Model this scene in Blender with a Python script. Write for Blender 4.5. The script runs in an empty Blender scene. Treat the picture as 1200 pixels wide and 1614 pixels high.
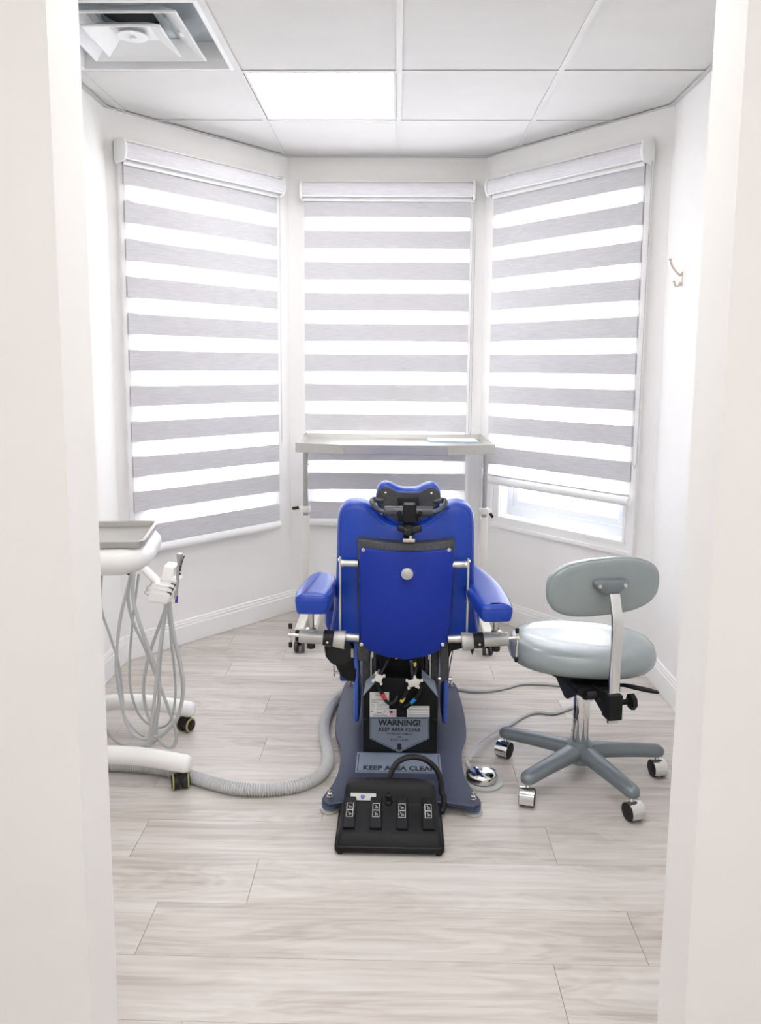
import bpy, bmesh, math, random
from mathutils import Vector, Matrix

random.seed(7)
R = math.radians
scene = bpy.context.scene
COL = scene.collection

# ------------------------------------------------------------------ camera
CAM_H = 1.3926
F_PX, PY = 1255.11, 742.95
PITCH, YAW, ROLL = 0.12994, 0.02048, 0.00727
_f = Vector((-math.sin(YAW)*math.cos(PITCH), math.cos(YAW)*math.cos(PITCH), -math.sin(PITCH)))
_r = Vector((math.cos(YAW), math.sin(YAW), 0))
_u = _r.cross(_f)
CR = _r*math.cos(ROLL) + _u*math.sin(ROLL)
CU = _u*math.cos(ROLL) - _r*math.sin(ROLL)
CF = _f
CAM = Vector((0, 0, CAM_H))
cam = bpy.data.cameras.new('camera')
cam.sensor_fit = 'HORIZONTAL'; cam.sensor_width = 36.0
cam.lens = 36.0*F_PX/1200.0
cam.shift_y = -(807.0-PY)/1200.0
cam.clip_start = 0.02
camo = bpy.data.objects.new('camera', cam); COL.objects.link(camo)
camo.matrix_world = Matrix(((CR.x, CU.x, -CF.x, 0), (CR.y, CU.y, -CF.y, 0), (CR.z, CU.z, -CF.z, CAM_H), (0, 0, 0, 1)))
scene.camera = camo

# ------------------------------------------------------------------ world, exposure
SKY_STRENGTH = 4.7
PANEL_STRENGTH = 4.0
world = bpy.data.worlds.new('overcast_sky'); scene.world = world; world.use_nodes = True
wb = world.node_tree.nodes['Background']
wb.inputs[0].default_value = (0.95, 0.97, 1.0, 1); wb.inputs[1].default_value = SKY_STRENGTH
vs = scene.view_settings
vs.view_transform = 'Standard'; vs.look = 'None'; vs.gamma = 1.0; vs.use_curve_mapping = False
vs.exposure = 1.06

# pixel -> point on a plane (distance always comes from the plane touched)
def ray(x, y): return CF*F_PX + CR*(x-600) + CU*(PY-y)
def on_plane(x, y, P, n):
    d = ray(x, y); n = Vector(n); return CAM + d*((Vector(P)-CAM).dot(n)/d.dot(n))
def atz(x, y, z): return on_plane(x, y, (0, 0, z), (0, 0, 1))
def aty(x, y, yy): return on_plane(x, y, (0, yy, 0), (0, 1, 0))

# ------------------------------------------------------------------ materials
def lin(c):
    return tuple(((v/255)/12.92 if v/255 <= .04045 else ((v/255+.055)/1.055)**2.4) for v in c)
MATS = {}
def mat(name, col, rough=.5, metal=0.0, var=0.0, scale=20.0, bump=0.0, bscale=80.0, stretch=(1, 1, 1), coat=0.0, spec=.5, flecks=None):
    m = bpy.data.materials.new(name); m.use_nodes = True; nt = m.node_tree
    b = nt.nodes['Principled BSDF']; L = nt.links
    c = lin(col)
    b.inputs['Base Color'].default_value = (*c, 1); b.inputs['Roughness'].default_value = rough
    b.inputs['Metallic'].default_value = metal; b.inputs['Coat Weight'].default_value = coat
    b.inputs['Specular IOR Level'].default_value = spec
    tc = nt.nodes.new('ShaderNodeTexCoord'); mp = nt.nodes.new('ShaderNodeMapping')
    L.new(tc.outputs['Object'], mp.inputs[0]); mp.inputs['Scale'].default_value = stretch
    if var or flecks:
        n = nt.nodes.new('ShaderNodeTexNoise'); n.inputs['Scale'].default_value = scale; n.inputs['Detail'].default_value = 4
        L.new(mp.outputs[0], n.inputs[0])
        rp = nt.nodes.new('ShaderNodeValToRGB'); L.new(n.outputs['Fac'], rp.inputs[0])
        if flecks:
            rp.color_ramp.elements[0].position = .58; rp.color_ramp.elements[0].color = (*c, 1)
            rp.color_ramp.elements[1].position = .72; rp.color_ramp.elements[1].color = (*lin(flecks), 1)
        else:
            rp.color_ramp.elements[0].position = .3; rp.color_ramp.elements[0].color = (*[v*(1-var) for v in c], 1)
            rp.color_ramp.elements[1].position = .7; rp.color_ramp.elements[1].color = (*[min(1, v*(1+var)) for v in c], 1)
        L.new(rp.outputs[0], b.inputs['Base Color'])
    if bump:
        n2 = nt.nodes.new('ShaderNodeTexNoise'); n2.inputs['Scale'].default_value = bscale; n2.inputs['Detail'].default_value = 3
        L.new(mp.outputs[0], n2.inputs[0])
        bp = nt.nodes.new('ShaderNodeBump'); bp.inputs['Strength'].default_value = bump; bp.inputs['Distance'].default_value = .002
        L.new(n2.outputs['Fac'], bp.inputs['Height']); L.new(bp.outputs[0], b.inputs['Normal'])
    MATS[name] = m
    return m

M_wall = mat('wall_paint', (244, 242, 240), .75, var=.015, scale=3, bump=.05, bscale=220, spec=.25)
M_trim = mat('trim_paint', (245, 244, 243), .4, var=.01, scale=5)
M_vinyl_white = mat('window_vinyl', (226, 229, 235), .35, var=.01, scale=5)
M_tile = mat('ceiling_tile', (221, 219, 217), .9, var=.02, scale=6, bump=.25, bscale=90, stretch=(.5, 1, 1), spec=.1)
M_grid = mat('grid_metal', (214, 213, 211), .5, var=.01, scale=8)
M_angle = mat('angle_metal', (205, 206, 204), .5, var=.02, scale=8)
M_blue = mat('blue_vinyl', (17, 63, 170), .33, var=.04, scale=30, bump=.06, bscale=420)
M_bluepanel = mat('blue_panel_vinyl', (11, 45, 152), .5, var=.04, scale=60, bump=.12, bscale=500, spec=.35)
M_bluesk = mat('blue_skirt_plastic', (74, 108, 206), .4, var=.03, scale=20)
M_seam = mat('seam_thread', (18, 30, 105), .6, var=.05, scale=50)
M_plate = mat('navy_powder_coat', (62, 68, 90), .34, .35, flecks=(98, 106, 130), scale=420, bump=.1, bscale=500)
M_hammer = mat('charcoal_powder_coat', (66, 68, 72), .45, .2, flecks=(122, 124, 128), scale=380, bump=.12, bscale=420)
M_blackp = mat('black_plastic', (21, 22, 24), .42, var=.08, scale=60, bump=.08, bscale=400, spec=.25)
M_pedal = mat('pedal_plastic', (24, 25, 28), .5, flecks=(42, 44, 48), scale=500, bump=.1, bscale=600, spec=.25)
M_rubber = mat('black_rubber', (20, 20, 22), .55, var=.1, scale=80)
M_gun = mat('gunmetal_tube', (82, 84, 90), .3, .6, var=.05, scale=40)
M_alu = mat('satin_aluminium', (205, 204, 200), .34, .85, var=.03, scale=60, stretch=(1, 8, 8))
M_silver = mat('silver_paint', (196, 195, 190), .4, .45, var=.02, scale=50)
M_chrome = mat('chrome', (224, 224, 222), .07, 1.0, var=.01, scale=10)
M_screw = mat('screw_steel', (218, 214, 206), .25, .9, var=.05, scale=90)
M_steel = mat('brushed_steel', (188, 186, 182), .36, .85, var=.03, scale=30, stretch=(.3, 12, 1))
M_beige = mat('beige_enamel', (222, 218, 210), .4, var=.02, scale=15)
M_grey_enamel = mat('grey_enamel', (176, 174, 170), .35, .4, var=.02, scale=15)
M_greyv = mat('grey_vinyl', (150, 159, 160), .27, var=.03, scale=12, bump=.04, bscale=500, coat=.25)
M_stoolb = mat('grey_hammertone', (126, 134, 140), .38, .35, var=.05, scale=300, bump=.25, bscale=350)
M_cartw = mat('cart_white_plastic', (243, 242, 240), .28, var=.008, scale=8, coat=.2)
M_tube = mat('grey_tubing', (186, 188, 188), .45, var=.03, scale=20)
M_hose = mat('grey_corrugated_hose', (206, 206, 207), .5, var=.03, scale=40)
M_olive = mat('olive_rubber', (178, 172, 112), .6, var=.04, scale=40)
M_paper = mat('white_paper', (246, 247, 248), .8, var=.005, scale=10)
M_paperblue = mat('pale_blue_paper', (178, 214, 232), .8, var=.01, scale=10)
M_label = mat('label_grey_blue', (128, 138, 152), .4, .2, var=.03, scale=60)
M_labelplate = mat('label_pale_blue', (146, 158, 176), .35, .3, var=.04, scale=20)
M_ink = mat('label_ink', (30, 30, 36), .5, var=.05, scale=60)
M_labelw = mat('label_white', (214, 214, 212), .55, var=.02, scale=40)
M_inkg = mat('label_print_grey', (128, 128, 132), .6, var=.05, scale=90)
M_red = mat('red_band', (226, 50, 34), .5, var=.03, scale=60)
M_yellow = mat('yellow_band', (222, 208, 84), .5, var=.03, scale=60)
M_cyan = mat('blue_band', (40, 134, 216), .5, var=.03, scale=60)
M_flagred = mat('flag_red', (206, 112, 112), .6, var=.02, scale=60)
M_flagblue = mat('flag_blue', (52, 60, 150), .6, var=.02, scale=60)
M_clip = mat('white_nylon', (222, 220, 212), .5, var=.02, scale=60)
M_icon = mat('icon_white', (224, 224, 222), .5, var=.01, scale=60)
M_duct = mat('galvanised_duct', (186, 193, 197), .5, .2, var=.06, scale=8)
M_ventw = mat('vent_white_enamel', (236, 237, 237), .35, var=.01, scale=8)
M_footring = mat('foot_ring_steel_blue', (74, 104, 142), .4, .3, var=.03, scale=30)
M_flap = mat('flap_grey_enamel', (150, 160, 174), .45, var=.04, scale=200)
M_dark = mat('dark_cavity', (30, 32, 34), .8, var=.05, scale=10)
M_nickel = mat('satin_nickel', (214, 204, 190), .3, .9, var=.03, scale=40)
M_blind_edge = mat('blind_plastic', (240, 240, 239), .4, var=.01, scale=10)

def fabric_mat(name, col, trans):
    m = bpy.data.materials.new(name); m.use_nodes = True; nt = m.node_tree; L = nt.links
    nt.nodes.remove(nt.nodes['Principled BSDF']); out = nt.nodes['Material Output']
    tc = nt.nodes.new('ShaderNodeTexCoord'); mp = nt.nodes.new('ShaderNodeMapping'); mp.inputs['Scale'].default_value = (14, 14, 420)
    n = nt.nodes.new('ShaderNodeTexNoise'); n.inputs['Scale'].default_value = 1; n.inputs['Detail'].default_value = 3
    L.new(tc.outputs['Object'], mp.inputs[0]); L.new(mp.outputs[0], n.inputs[0])
    rp = nt.nodes.new('ShaderNodeValToRGB'); c = lin(col)
    rp.color_ramp.elements[0].position = .25; rp.color_ramp.elements[0].color = (*[v*.86 for v in c], 1)
    rp.color_ramp.elements[1].position = .75; rp.color_ramp.elements[1].color = (*[min(1, v*1.12) for v in c], 1)
    L.new(n.outputs['Fac'], rp.inputs[0])
    d = nt.nodes.new('ShaderNodeBsdfDiffuse'); t = nt.nodes.new('ShaderNodeBsdfTranslucent'); mx = nt.nodes.new('ShaderNodeMixShader')
    L.new(rp.outputs[0], d.inputs[0]); L.new(rp.outputs[0], t.inputs[0]); mx.inputs[0].default_value = trans
    L.new(d.outputs[0], mx.inputs[1]); L.new(t.outputs[0], mx.inputs[2]); L.new(mx.outputs[0], out.inputs[0])
    return m
M_band = fabric_mat('blind_opaque_weave', (212, 210, 213), .06)
M_fascia = fabric_mat('blind_fascia_weave', (222, 220, 224), .0)

def mixed_transparent(name, fac, col, kind):
    m = bpy.data.materials.new(name); m.use_nodes = True; nt = m.node_tree; L = nt.links
    nt.nodes.remove(nt.nodes['Principled BSDF']); out = nt.nodes['Material Output']
    tr = nt.nodes.new('ShaderNodeBsdfTransparent'); mx = nt.nodes.new('ShaderNodeMixShader')
    o = nt.nodes.new(kind); o.inputs['Color'].default_value = (*lin(col), 1)
    n = nt.nodes.new('ShaderNodeTexNoise'); n.inputs['Scale'].default_value = 60
    mr = nt.nodes.new('ShaderNodeMapRange'); mr.inputs[3].default_value = fac-.02; mr.inputs[4].default_value = fac+.02
    L.new(n.outputs['Fac'], mr.inputs[0]); L.new(mr.outputs[0], mx.inputs[0])
    L.new(tr.outputs[0], mx.inputs[1]); L.new(o.outputs[0], mx.inputs[2]); L.new(mx.outputs[0], out.inputs[0])
    return m
M_sheer = mixed_transparent('blind_sheer_weave', .45, (246, 246, 247), 'ShaderNodeBsdfTranslucent')
M_glass = mixed_transparent('window_glass', .06, (250, 252, 255), 'ShaderNodeBsdfGlossy')

def emit_mat(name, col, s):
    m = bpy.data.materials.new(name); m.use_nodes = True; nt = m.node_tree
    b = nt.nodes['Principled BSDF']; b.inputs['Base Color'].default_value = (.9, .9, .9, 1)
    b.inputs['Emission Color'].default_value = (*col, 1); b.inputs['Emission Strength'].default_value = s
    return m
M_panel = emit_mat('led_diffuser', (1.0, .993, .982), PANEL_STRENGTH)

def plank_mat():
    m = bpy.data.materials.new('oak_look_plank'); m.use_nodes = True; nt = m.node_tree; L = nt.links
    b = nt.nodes['Principled BSDF']; b.inputs['Roughness'].default_value = .42; b.inputs['Specular IOR Level'].default_value = .4
    tc = nt.nodes.new('ShaderNodeTexCoord'); oi = nt.nodes.new('ShaderNodeObjectInfo')
    ad = nt.nodes.new('ShaderNodeVectorMath'); ad.operation = 'MULTIPLY_ADD'
    cb = nt.nodes.new('ShaderNodeCombineXYZ')
    ml = nt.nodes.new('ShaderNodeMath'); ml.operation = 'MULTIPLY'; ml.inputs[1].default_value = 37.0
    L.new(oi.outputs['Random'], ml.inputs[0]); L.new(ml.outputs[0], cb.inputs[0]); L.new(ml.outputs[0], cb.inputs[2])
    ad.inputs[1].default_value = (1, 1, 1)
    L.new(tc.outputs['Object'], ad.inputs[0]); L.new(cb.outputs[0], ad.inputs[2])
    # broad cathedral figure
    mp = nt.nodes.new('ShaderNodeMapping'); mp.inputs['Scale'].default_value = (1.3, 9, 1); L.new(ad.outputs[0], mp.inputs[0])
    n1 = nt.nodes.new('ShaderNodeTexNoise'); n1.inputs['Scale'].default_value = 1.0; n1.inputs['Detail'].default_value = 5; n1.inputs['Distortion'].default_value = 1.0
    L.new(mp.outputs[0], n1.inputs[0])
    # fine streaks
    mp2 = nt.nodes.new('ShaderNodeMapping'); mp2.inputs['Scale'].default_value = (2.0, 62, 1); L.new(ad.outputs[0], mp2.inputs[0])
    n2 = nt.nodes.new('ShaderNodeTexNoise'); n2.inputs['Scale'].default_value = 1.0; n2.inputs['Detail'].default_value = 4
    L.new(mp2.outputs[0], n2.inputs[0])
    # contour lines of the figure
    sn = nt.nodes.new('ShaderNodeMath'); sn.operation = 'MULTIPLY'; sn.inputs[1].default_value = 60
    L.new(n1.outputs['Fac'], sn.inputs[0])
    s2 = nt.nodes.new('ShaderNodeMath'); s2.operation = 'SINE'; L.new(sn.outputs[0], s2.inputs[0])
    def ma(op, a, bv):
        n = nt.nodes.new('ShaderNodeMath'); n.operation = op
        L.new(a, n.inputs[0])
        if isinstance(bv, (int, float)): n.inputs[1].default_value = bv
        else: L.new(bv, n.inputs[1])
        return n.outputs[0]
    v = ma('ADD', ma('MULTIPLY', n2.outputs['Fac'], .48), ma('MULTIPLY', n1.outputs['Fac'], .56))
    v = ma('ADD', v, ma('MULTIPLY', s2.outputs[0], .045))
    v = ma('ADD', v, ma('MULTIPLY', oi.outputs['Random'], .07))
    rp = nt.nodes.new('ShaderNodeValToRGB'); L.new(v, rp.inputs[0]); e = rp.color_ramp.elements
    e[0].position = .33; e[0].color = (*lin((172, 163, 155)), 1)
    e[1].position = .75; e[1].color = (*lin((218, 213, 208)), 1)
    e.new(.53).color = (*lin((202, 194, 187)), 1)
    L.new(rp.outputs[0], b.inputs['Base Color'])
    bp = nt.nodes.new('ShaderNodeBump'); bp.inputs['Strength'].default_value = .08; bp.inputs['Distance'].default_value = .001
    L.new(n2.outputs['Fac'], bp.inputs['Height']); L.new(bp.outputs[0], b.inputs['Normal'])
    return m
M_plank = plank_mat()
M_subfloor = mat('plank_joint_dark', (158, 149, 141), .8, var=.05, scale=10)

# ------------------------------------------------------------------ mesh builder
class MB:
    def __init__(s): s.v = []; s.f = []
    def add(s, vs, fs):
        o = len(s.v); s.v += [Vector(p) for p in vs]; s.f += [tuple(i+o for i in f) for f in fs]; return s
    def xf(s, M, start=0):
        for i in range(start, len(s.v)): s.v[i] = M @ s.v[i]
        return s
    def box(s, c, d, M=None, bev=0.0, seg=2):
        if bev <= 0:
            x, y, z = [q/2 for q in d]
            vs = [Vector((a*x, b*y, e*z)) for a in (-1, 1) for b in (-1, 1) for e in (-1, 1)]
            fs = [(0, 1, 3, 2), (4, 6, 7, 5), (0, 4, 5, 1), (2, 3, 7, 6), (0, 2, 6, 4), (1, 5, 7, 3)]
        else:
            bm = bmesh.new(); bmesh.ops.create_cube(bm, size=1)
            for v in bm.verts: v.co = Vector((v.co.x*d[0], v.co.y*d[1], v.co.z*d[2]))
            bmesh.ops.bevel(bm, geom=bm.edges[:], offset=bev, segments=seg, affect='EDGES', profile=.5)
            bm.verts.index_update(); vs = [v.co.copy() for v in bm.verts]; fs = [tuple(v.index for v in f.verts) for f in bm.faces]; bm.free()
        if M is not None: vs = [M.to_3x3() @ v for v in vs]
        return s.add([v+Vector(c) for v in vs], fs)
    def span(s, a, b, bev=0.0):
        a = Vector(a); b = Vector(b); return s.box((a+b)/2, [abs(q) for q in (b-a)], None, bev)
    def cyl(s, p0, p1, r0, r1=None, n=20, bev=0.0):
        r1 = r0 if r1 is None else r1
        p0 = Vector(p0); p1 = Vector(p1); ax = (p1-p0); L = ax.length; ax.normalize()
        if bev > 0: prof = [(r0-bev, 0), (r0-bev*.3, bev*.3), (r0, bev), (r1, L-bev), (r1-bev*.3, L-bev*.3), (r1-bev, L)]
        else: prof = [(r0, 0), (r1, L)]
        return s.lathe(prof, p0, ax, n)
    def lathe(s, prof, o, ax=(0, 0, 1), n=24, cap=True):
        ax = Vector(ax).normalized(); o = Vector(o)
        t = Vector((1, 0, 0)) if abs(ax.x) < .9 else Vector((0, 1, 0))
        U = ax.cross(t).normalized(); V = ax.cross(U)
        vs = []; fs = []
        for r, h in prof:
            for i in range(n):
                a = 2*math.pi*i/n; vs.append(o+ax*h+U*(r*math.cos(a))+V*(r*math.sin(a)))
        for k in range(len(prof)-1):
            for i in range(n):
                j = (i+1) % n; fs.append((k*n+i, k*n+j, (k+1)*n+j, (k+1)*n+i))
        if cap:
            fs.append(tuple(range(n))[::-1]); fs.append(tuple((len(prof)-1)*n+i for i in range(n)))
        return s.add(vs, fs)
    def tube(s, pts, r, n=8, sub=6, closed=False, rf=None):
        P = spline(pts, sub, closed) if sub > 1 else [Vector(p) for p in pts]
        m = len(P); T = []
        for i in range(m):
            a = P[(i-1) % m] if closed else P[max(i-1, 0)]; b = P[(i+1) % m] if closed else P[min(i+1, m-1)]
            T.append((b-a).normalized())
        u = T[0].orthogonal().normalized(); vs = []; fs = []
        for i in range(m):
            u = (u - T[i]*u.dot(T[i])).normalized(); w = T[i].cross(u)
            rr = rf(i) if rf else r
            for k in range(n):
                a = 2*math.pi*k/n; vs.append(P[i]+u*(rr*math.cos(a))+w*(rr*math.sin(a)))
        for i in range(m if closed else m-1):
            q = (i+1) % m
            for k in range(n):
                l = (k+1) % n; fs.append((i*n+k, i*n+l, q*n+l, q*n+k))
        if not closed:
            fs.append(tuple(range(n))[::-1]); fs.append(tuple((m-1)*n+k for k in range(n)))
        return s.add(vs, fs)
    def loft(s, out, prof, O=(0, 0, 0), U=(1, 0, 0), V=(0, 1, 0), N=(0, 0, 1)):
        # out: 2d outline; prof: (inset, height) rings; capped
        O = Vector(O); U = Vector(U); V = Vector(V); N = Vector(N); m = len(out)
        area = sum(out[i][0]*out[(i+1) % m][1]-out[(i+1) % m][0]*out[i][1] for i in range(m))
        sg = 1 if area > 0 else -1
        nr = []
        for i in range(m):
            a = Vector(out[i-1]); b = Vector(out[i]); c = Vector(out[(i+1) % m])
            e1 = (b-a).normalized(); e2 = (c-b).normalized()
            n1 = Vector((-e1.y, e1.x))*sg; n2 = Vector((-e2.y, e2.x))*sg
            k = n1+n2; k = k/max(.5, k.length_squared/2) if k.length > 1e-6 else n1
            nr.append(k)
        vs = []; fs = []
        for ins, h in prof:
            for i in range(m):
                q = Vector(out[i])+nr[i]*ins; vs.append(O+U*q.x+V*q.y+N*h)
        for k in range(len(prof)-1):
            for i in range(m):
                j = (i+1) % m; fs.append((k*m+i, k*m+j, (k+1)*m+j, (k+1)*m+i))
        fs.append(tuple(range(m))[::-1]); fs.append(tuple((len(prof)-1)*m+i for i in range(m)))
        return s.add(vs, fs)
    def grid(s, rows):
        m = len(rows[0]); vs = [p for r in rows for p in r]; fs = []
        for i in range(len(rows)-1):
            for j in range(m-1): fs.append((i*m+j, i*m+j+1, (i+1)*m+j+1, (i+1)*m+j))
        return s.add(vs, fs)

def spline(pts, sub, closed=False):
    P = [Vector(p) for p in pts]; m = len(P); out = []
    g = (lambda i: P[i % m]) if closed else (lambda i: P[min(max(i, 0), m-1)])
    for i in range(m if closed else m-1):
        a, b, c, d = g(i-1), g(i), g(i+1), g(i+2)
        for k in range(sub):
            t = k/sub
            out.append(.5*((2*b)+(c-a)*t+(2*a-5*b+4*c-d)*t*t+(3*b-a-3*c+d)*t**3))
    if not closed: out.append(P[-1].copy())
    return out
def sp2(pts, sub, closed=True): return [(p.x, p.y) for p in spline([(a, b, 0) for a, b in pts], sub, closed)]
def sellipse(a, b, n, m=48, rot=0):
    o = []
    for i in range(m):
        t = 2*math.pi*i/m; c, s = math.cos(t), math.sin(t)
        x = a*math.copysign(abs(c)**(2/n), c); y = b*math.copysign(abs(s)**(2/n), s)
        o.append((x*math.cos(rot)-y*math.sin(rot), x*math.sin(rot)+y*math.cos(rot)))
    return o
def rrect(w, h, r, k=5, c=(0, 0)):
    o = []
    for sx, sy, a0 in ((1, 1, 0), (-1, 1, 90), (-1, -1, 180), (1, -1, 270)):
        for i in range(k+1):
            a = R(a0+90*i/k); o.append((c[0]+sx*(w/2-r)+r*math.cos(a), c[1]+sy*(h/2-r)+r*math.sin(a)))
    return o

# ------------------------------------------------------------------ objects
def root_loc(o):
    l = Vector((0, 0, 0))
    while o is not None: l = l+Vector(o.location); o = o.parent
    return l
def obj(name, mb, m, parent=None, smooth=35, loc=None):
    me = bpy.data.meshes.new(name)
    if loc is None: loc = Vector((0, 0, 0)) if parent is not None else (sum(mb.v, Vector())/max(1, len(mb.v)))
    base = root_loc(parent)+Vector(loc)
    me.from_pydata([tuple(v-base) for v in mb.v], [], mb.f)
    bm = bmesh.new(); bm.from_mesh(me); bmesh.ops.triangulate(bm, faces=[f for f in bm.faces if len(f.verts) > 4]); bmesh.ops.recalc_face_normals(bm, faces=bm.faces[:]); bm.to_mesh(me); bm.free()
    if smooth:
        me.polygons.foreach_set('use_smooth', [True]*len(me.polygons)); me.set_sharp_from_angle(angle=R(smooth))
    me.materials.append(m)
    o = bpy.data.objects.new(name, me); o.location = loc; COL.objects.link(o)
    if parent is not None: o.parent = parent
    return o
def tag(o, label=None, cat=None, group=None, kind=None):
    if label: o['label'] = label
    if cat: o['category'] = cat
    if group: o['group'] = group
    if kind: o['kind'] = kind
    return o
def thing(name, loc, label=None, cat=None, group=None, kind=None):
    o = bpy.data.objects.new(name, None); o.empty_display_size = .1; o.location = loc; COL.objects.link(o)
    return tag(o, label, cat, group, kind)
def text(parent, body, size, loc, U, V, mtl, bold=0.0, name='lettering', space=1.0, xs=1.0):
    cu = bpy.data.curves.new('t', 'FONT'); cu.body = body; cu.size = size; cu.align_x = 'CENTER'; cu.align_y = 'CENTER'; cu.offset = bold; cu.space_character = space
    cu.resolution_u = 3
    t = bpy.data.objects.new('t', cu); COL.objects.link(t)
    dg = bpy.context.evaluated_depsgraph_get(); me = bpy.data.meshes.new_from_object(t.evaluated_get(dg))
    bpy.data.objects.remove(t)
    U = Vector(U).normalized(); V = Vector(V).normalized()
    mb = MB(); mb.add([Vector(loc)+U*(v.co.x*xs)+V*v.co.y for v in me.vertices], [tuple(p.vertices) for p in me.polygons])
    bpy.data.meshes.remove(me)
    return obj(name, mb, mtl, parent, smooth=0)

# ================================================================== SETTING
CEIL = 2.506
FRONT_Y, HALL_Y = 1.206, 1.095
AL, BL, BR, AR = (-1.286, 3.60), (-.596, 4.427), (.4636, 4.427), (1.163, 3.571)
ROOM = [(AL[0], FRONT_Y), (AR[0], FRONT_Y), AR, BR, BL, AL]   # counter-clockwise
HX0, HX1, HY0 = -1.45, 1.35, -1.15

def clip(poly, room):
    out = poly
    for i in range(len(room)):
        a = room[i]; b = room[(i+1) % len(room)]; inp = out; out = []
        sd = lambda p: (b[0]-a[0])*(p[1]-a[1])-(b[1]-a[1])*(p[0]-a[0])
        for k in range(len(inp)):
            p = inp[k]; q = inp[(k+1) % len(inp)]; sp, sq = sd(p), sd(q)
            if sp >= 0: out.append(p)
            if (sp >= 0) != (sq >= 0):
                t = sp/(sp-sq); out.append((p[0]+(q[0]-p[0])*t, p[1]+(q[1]-p[1])*t))
        if not out: return []
    ded = []
    for p in out:
        if not ded or math.dist(p, ded[-1]) > 1e-5: ded.append(p)
    if len(ded) > 2 and math.dist(ded[0], ded[-1]) < 1e-5: ded.pop()
    return ded if len(ded) > 2 else []
def prism(mb, poly, z0, z1):
    m = len(poly)
    return mb.add([(p[0], p[1], z0) for p in poly]+[(p[0], p[1], z1) for p in poly],
                  [tuple(range(m))[::-1], tuple(range(m, 2*m))]+[(i, (i+1) % m, (i+1) % m+m, i+m) for i in range(m)])

# floor: dark joint bed with planks laid across the room
fl = MB(); prism(fl, ROOM, -.05, -.006); fl.span((-.46, HALL_Y-.001, -.05), (.44, FRONT_Y, -.006)); fl.span((HX0, HY0, -.05), (HX1, HALL_Y, -.006))
floor = tag(obj('floor', fl, M_subfloor, smooth=0, loc=(0, 0, 0)), kind='structure')
joints = {0: -.614, -1: .381, 1: -.382, 4: .42, 5: -.48, 9: -.77, 10: -.54}
PW = .19; PL = 1.22
FULL = [ROOM, [(-.462, HALL_Y), (.442, HALL_Y), (.442, FRONT_Y), (-.462, FRONT_Y)], [(HX0, HY0), (HX1, HY0), (HX1, HALL_Y), (HX0, HALL_Y)]]
for row in range(-16, 15):
    y0 = 1.72+PW*row; jx = joints.get(row, ((row*0.437) % 1.0)*PL-.6)
    for k in range(-3, 4):
        x0 = jx+k*PL; g = .0004
        for area in FULL:
            pl = clip([(x0+g, y0+g), (x0+PL-g, y0+g), (x0+PL-g, y0+PW-g), (x0+g, y0+PW-g)], area)
            if pl:
                mb = MB(); m = len(pl); c = (sum(p[0] for p in pl)/m, sum(p[1] for p in pl)/m)
                inn = [(p[0]+(c[0]-p[0])*.0007, p[1]+(c[1]-p[1])*.003) for p in pl]
                mb.add([(p[0], p[1], -.006) for p in pl]+[(p[0], p[1], -.0008) for p in pl]+[(p[0], p[1], 0) for p in inn],
                       [(i, (i+1) % m, (i+1) % m+m, i+m) for i in range(m)]+[(i+m, (i+1) % m+m, (i+1) % m+2*m, i+2*m) for i in range(m)]+[tuple(range(2*m, 3*m))])
                obj('plank', mb, M_plank, floor, smooth=0)

# walls -----------------------------------------------------------------
TH = .14
def wall_frame(a, b):
    a = Vector((*a, 0)); b = Vector((*b, 0)); t = (b-a); L = t.length; t.normalize()
    return a, t, Vector((t.y, -t.x, 0)), L
WF = {'back_left': wall_frame(AL, BL), 'back': wall_frame(BL, BR), 'back_right': wall_frame(BR, AR)}
def wp(w, s, n, z): a, t, nn, L = WF[w]; return a+t*s+nn*n+Vector((0, 0, z))
POLY = [(AL[0], HALL_Y), AL, BL, BR, AR, (AR[0], HALL_Y)]
def outer(i):
    p = Vector(POLY[i])
    def nrm(k):
        a = Vector(POLY[k]); b = Vector(POLY[k+1]); e = (b-a).normalized(); return Vector((-e.y, e.x))
    if i == 0: return p+nrm(0)*TH
    if i == 5: return p+nrm(4)*TH
    k = nrm(i-1)+nrm(i); return p+k*(TH*2/k.length_squared)
HOLE = {'back_left': (.115, .905), 'back': (.14, .93), 'back_right': (.165, .955)}
HZ0, HZ1 = .592, 2.29
def build_wall(name, i, hole=None):
    mb = MB(); a, b = Vector(POLY[i]), Vector(POLY[i+1]); ao, bo = outer(i), outer(i+1)
    if hole is None: prism(mb, [a, b, bo, ao], 0, CEIL+.1)
    else:
        t = (b-a).normalized(); n = Vector((-t.y, t.x)); h0 = a+t*hole[0]; h1 = a+t*hole[1]; g0 = h0+n*TH; g1 = h1+n*TH
        prism(mb, [a, h0, g0, ao], 0, CEIL+.1); prism(mb, [h1, b, bo, g1], 0, CEIL+.1)
        prism(mb, [h0, h1, g1, g0], 0, HZ0); prism(mb, [h0, h1, g1, g0], HZ1, CEIL+.1)
    return tag(obj(name, mb, M_wall, smooth=0, loc=(0, 0, 0)), kind='structure')
build_wall('wall_left', 0)
build_wall('wall_back_left', 1, HOLE['back_left']); build_wall('wall_back', 2, HOLE['back']); build_wall('wall_back_right', 3, HOLE['back_right'])
build_wall('wall_right', 4)
mb = MB(); OX0, OX1, OZ = -.462, .443, 2.08
mb.span((AL[0]-.3, HALL_Y, 0), (OX0, FRONT_Y, CEIL+.1)); mb.span((OX1, HALL_Y, 0), (AR[0]+.3, FRONT_Y, CEIL+.1)); mb.span((OX0, HALL_Y, OZ), (OX1, FRONT_Y, CEIL+.1))
tag(obj('wall_front', mb, M_wall, smooth=0, loc=(0, 0, 0)), kind='structure')
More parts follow.
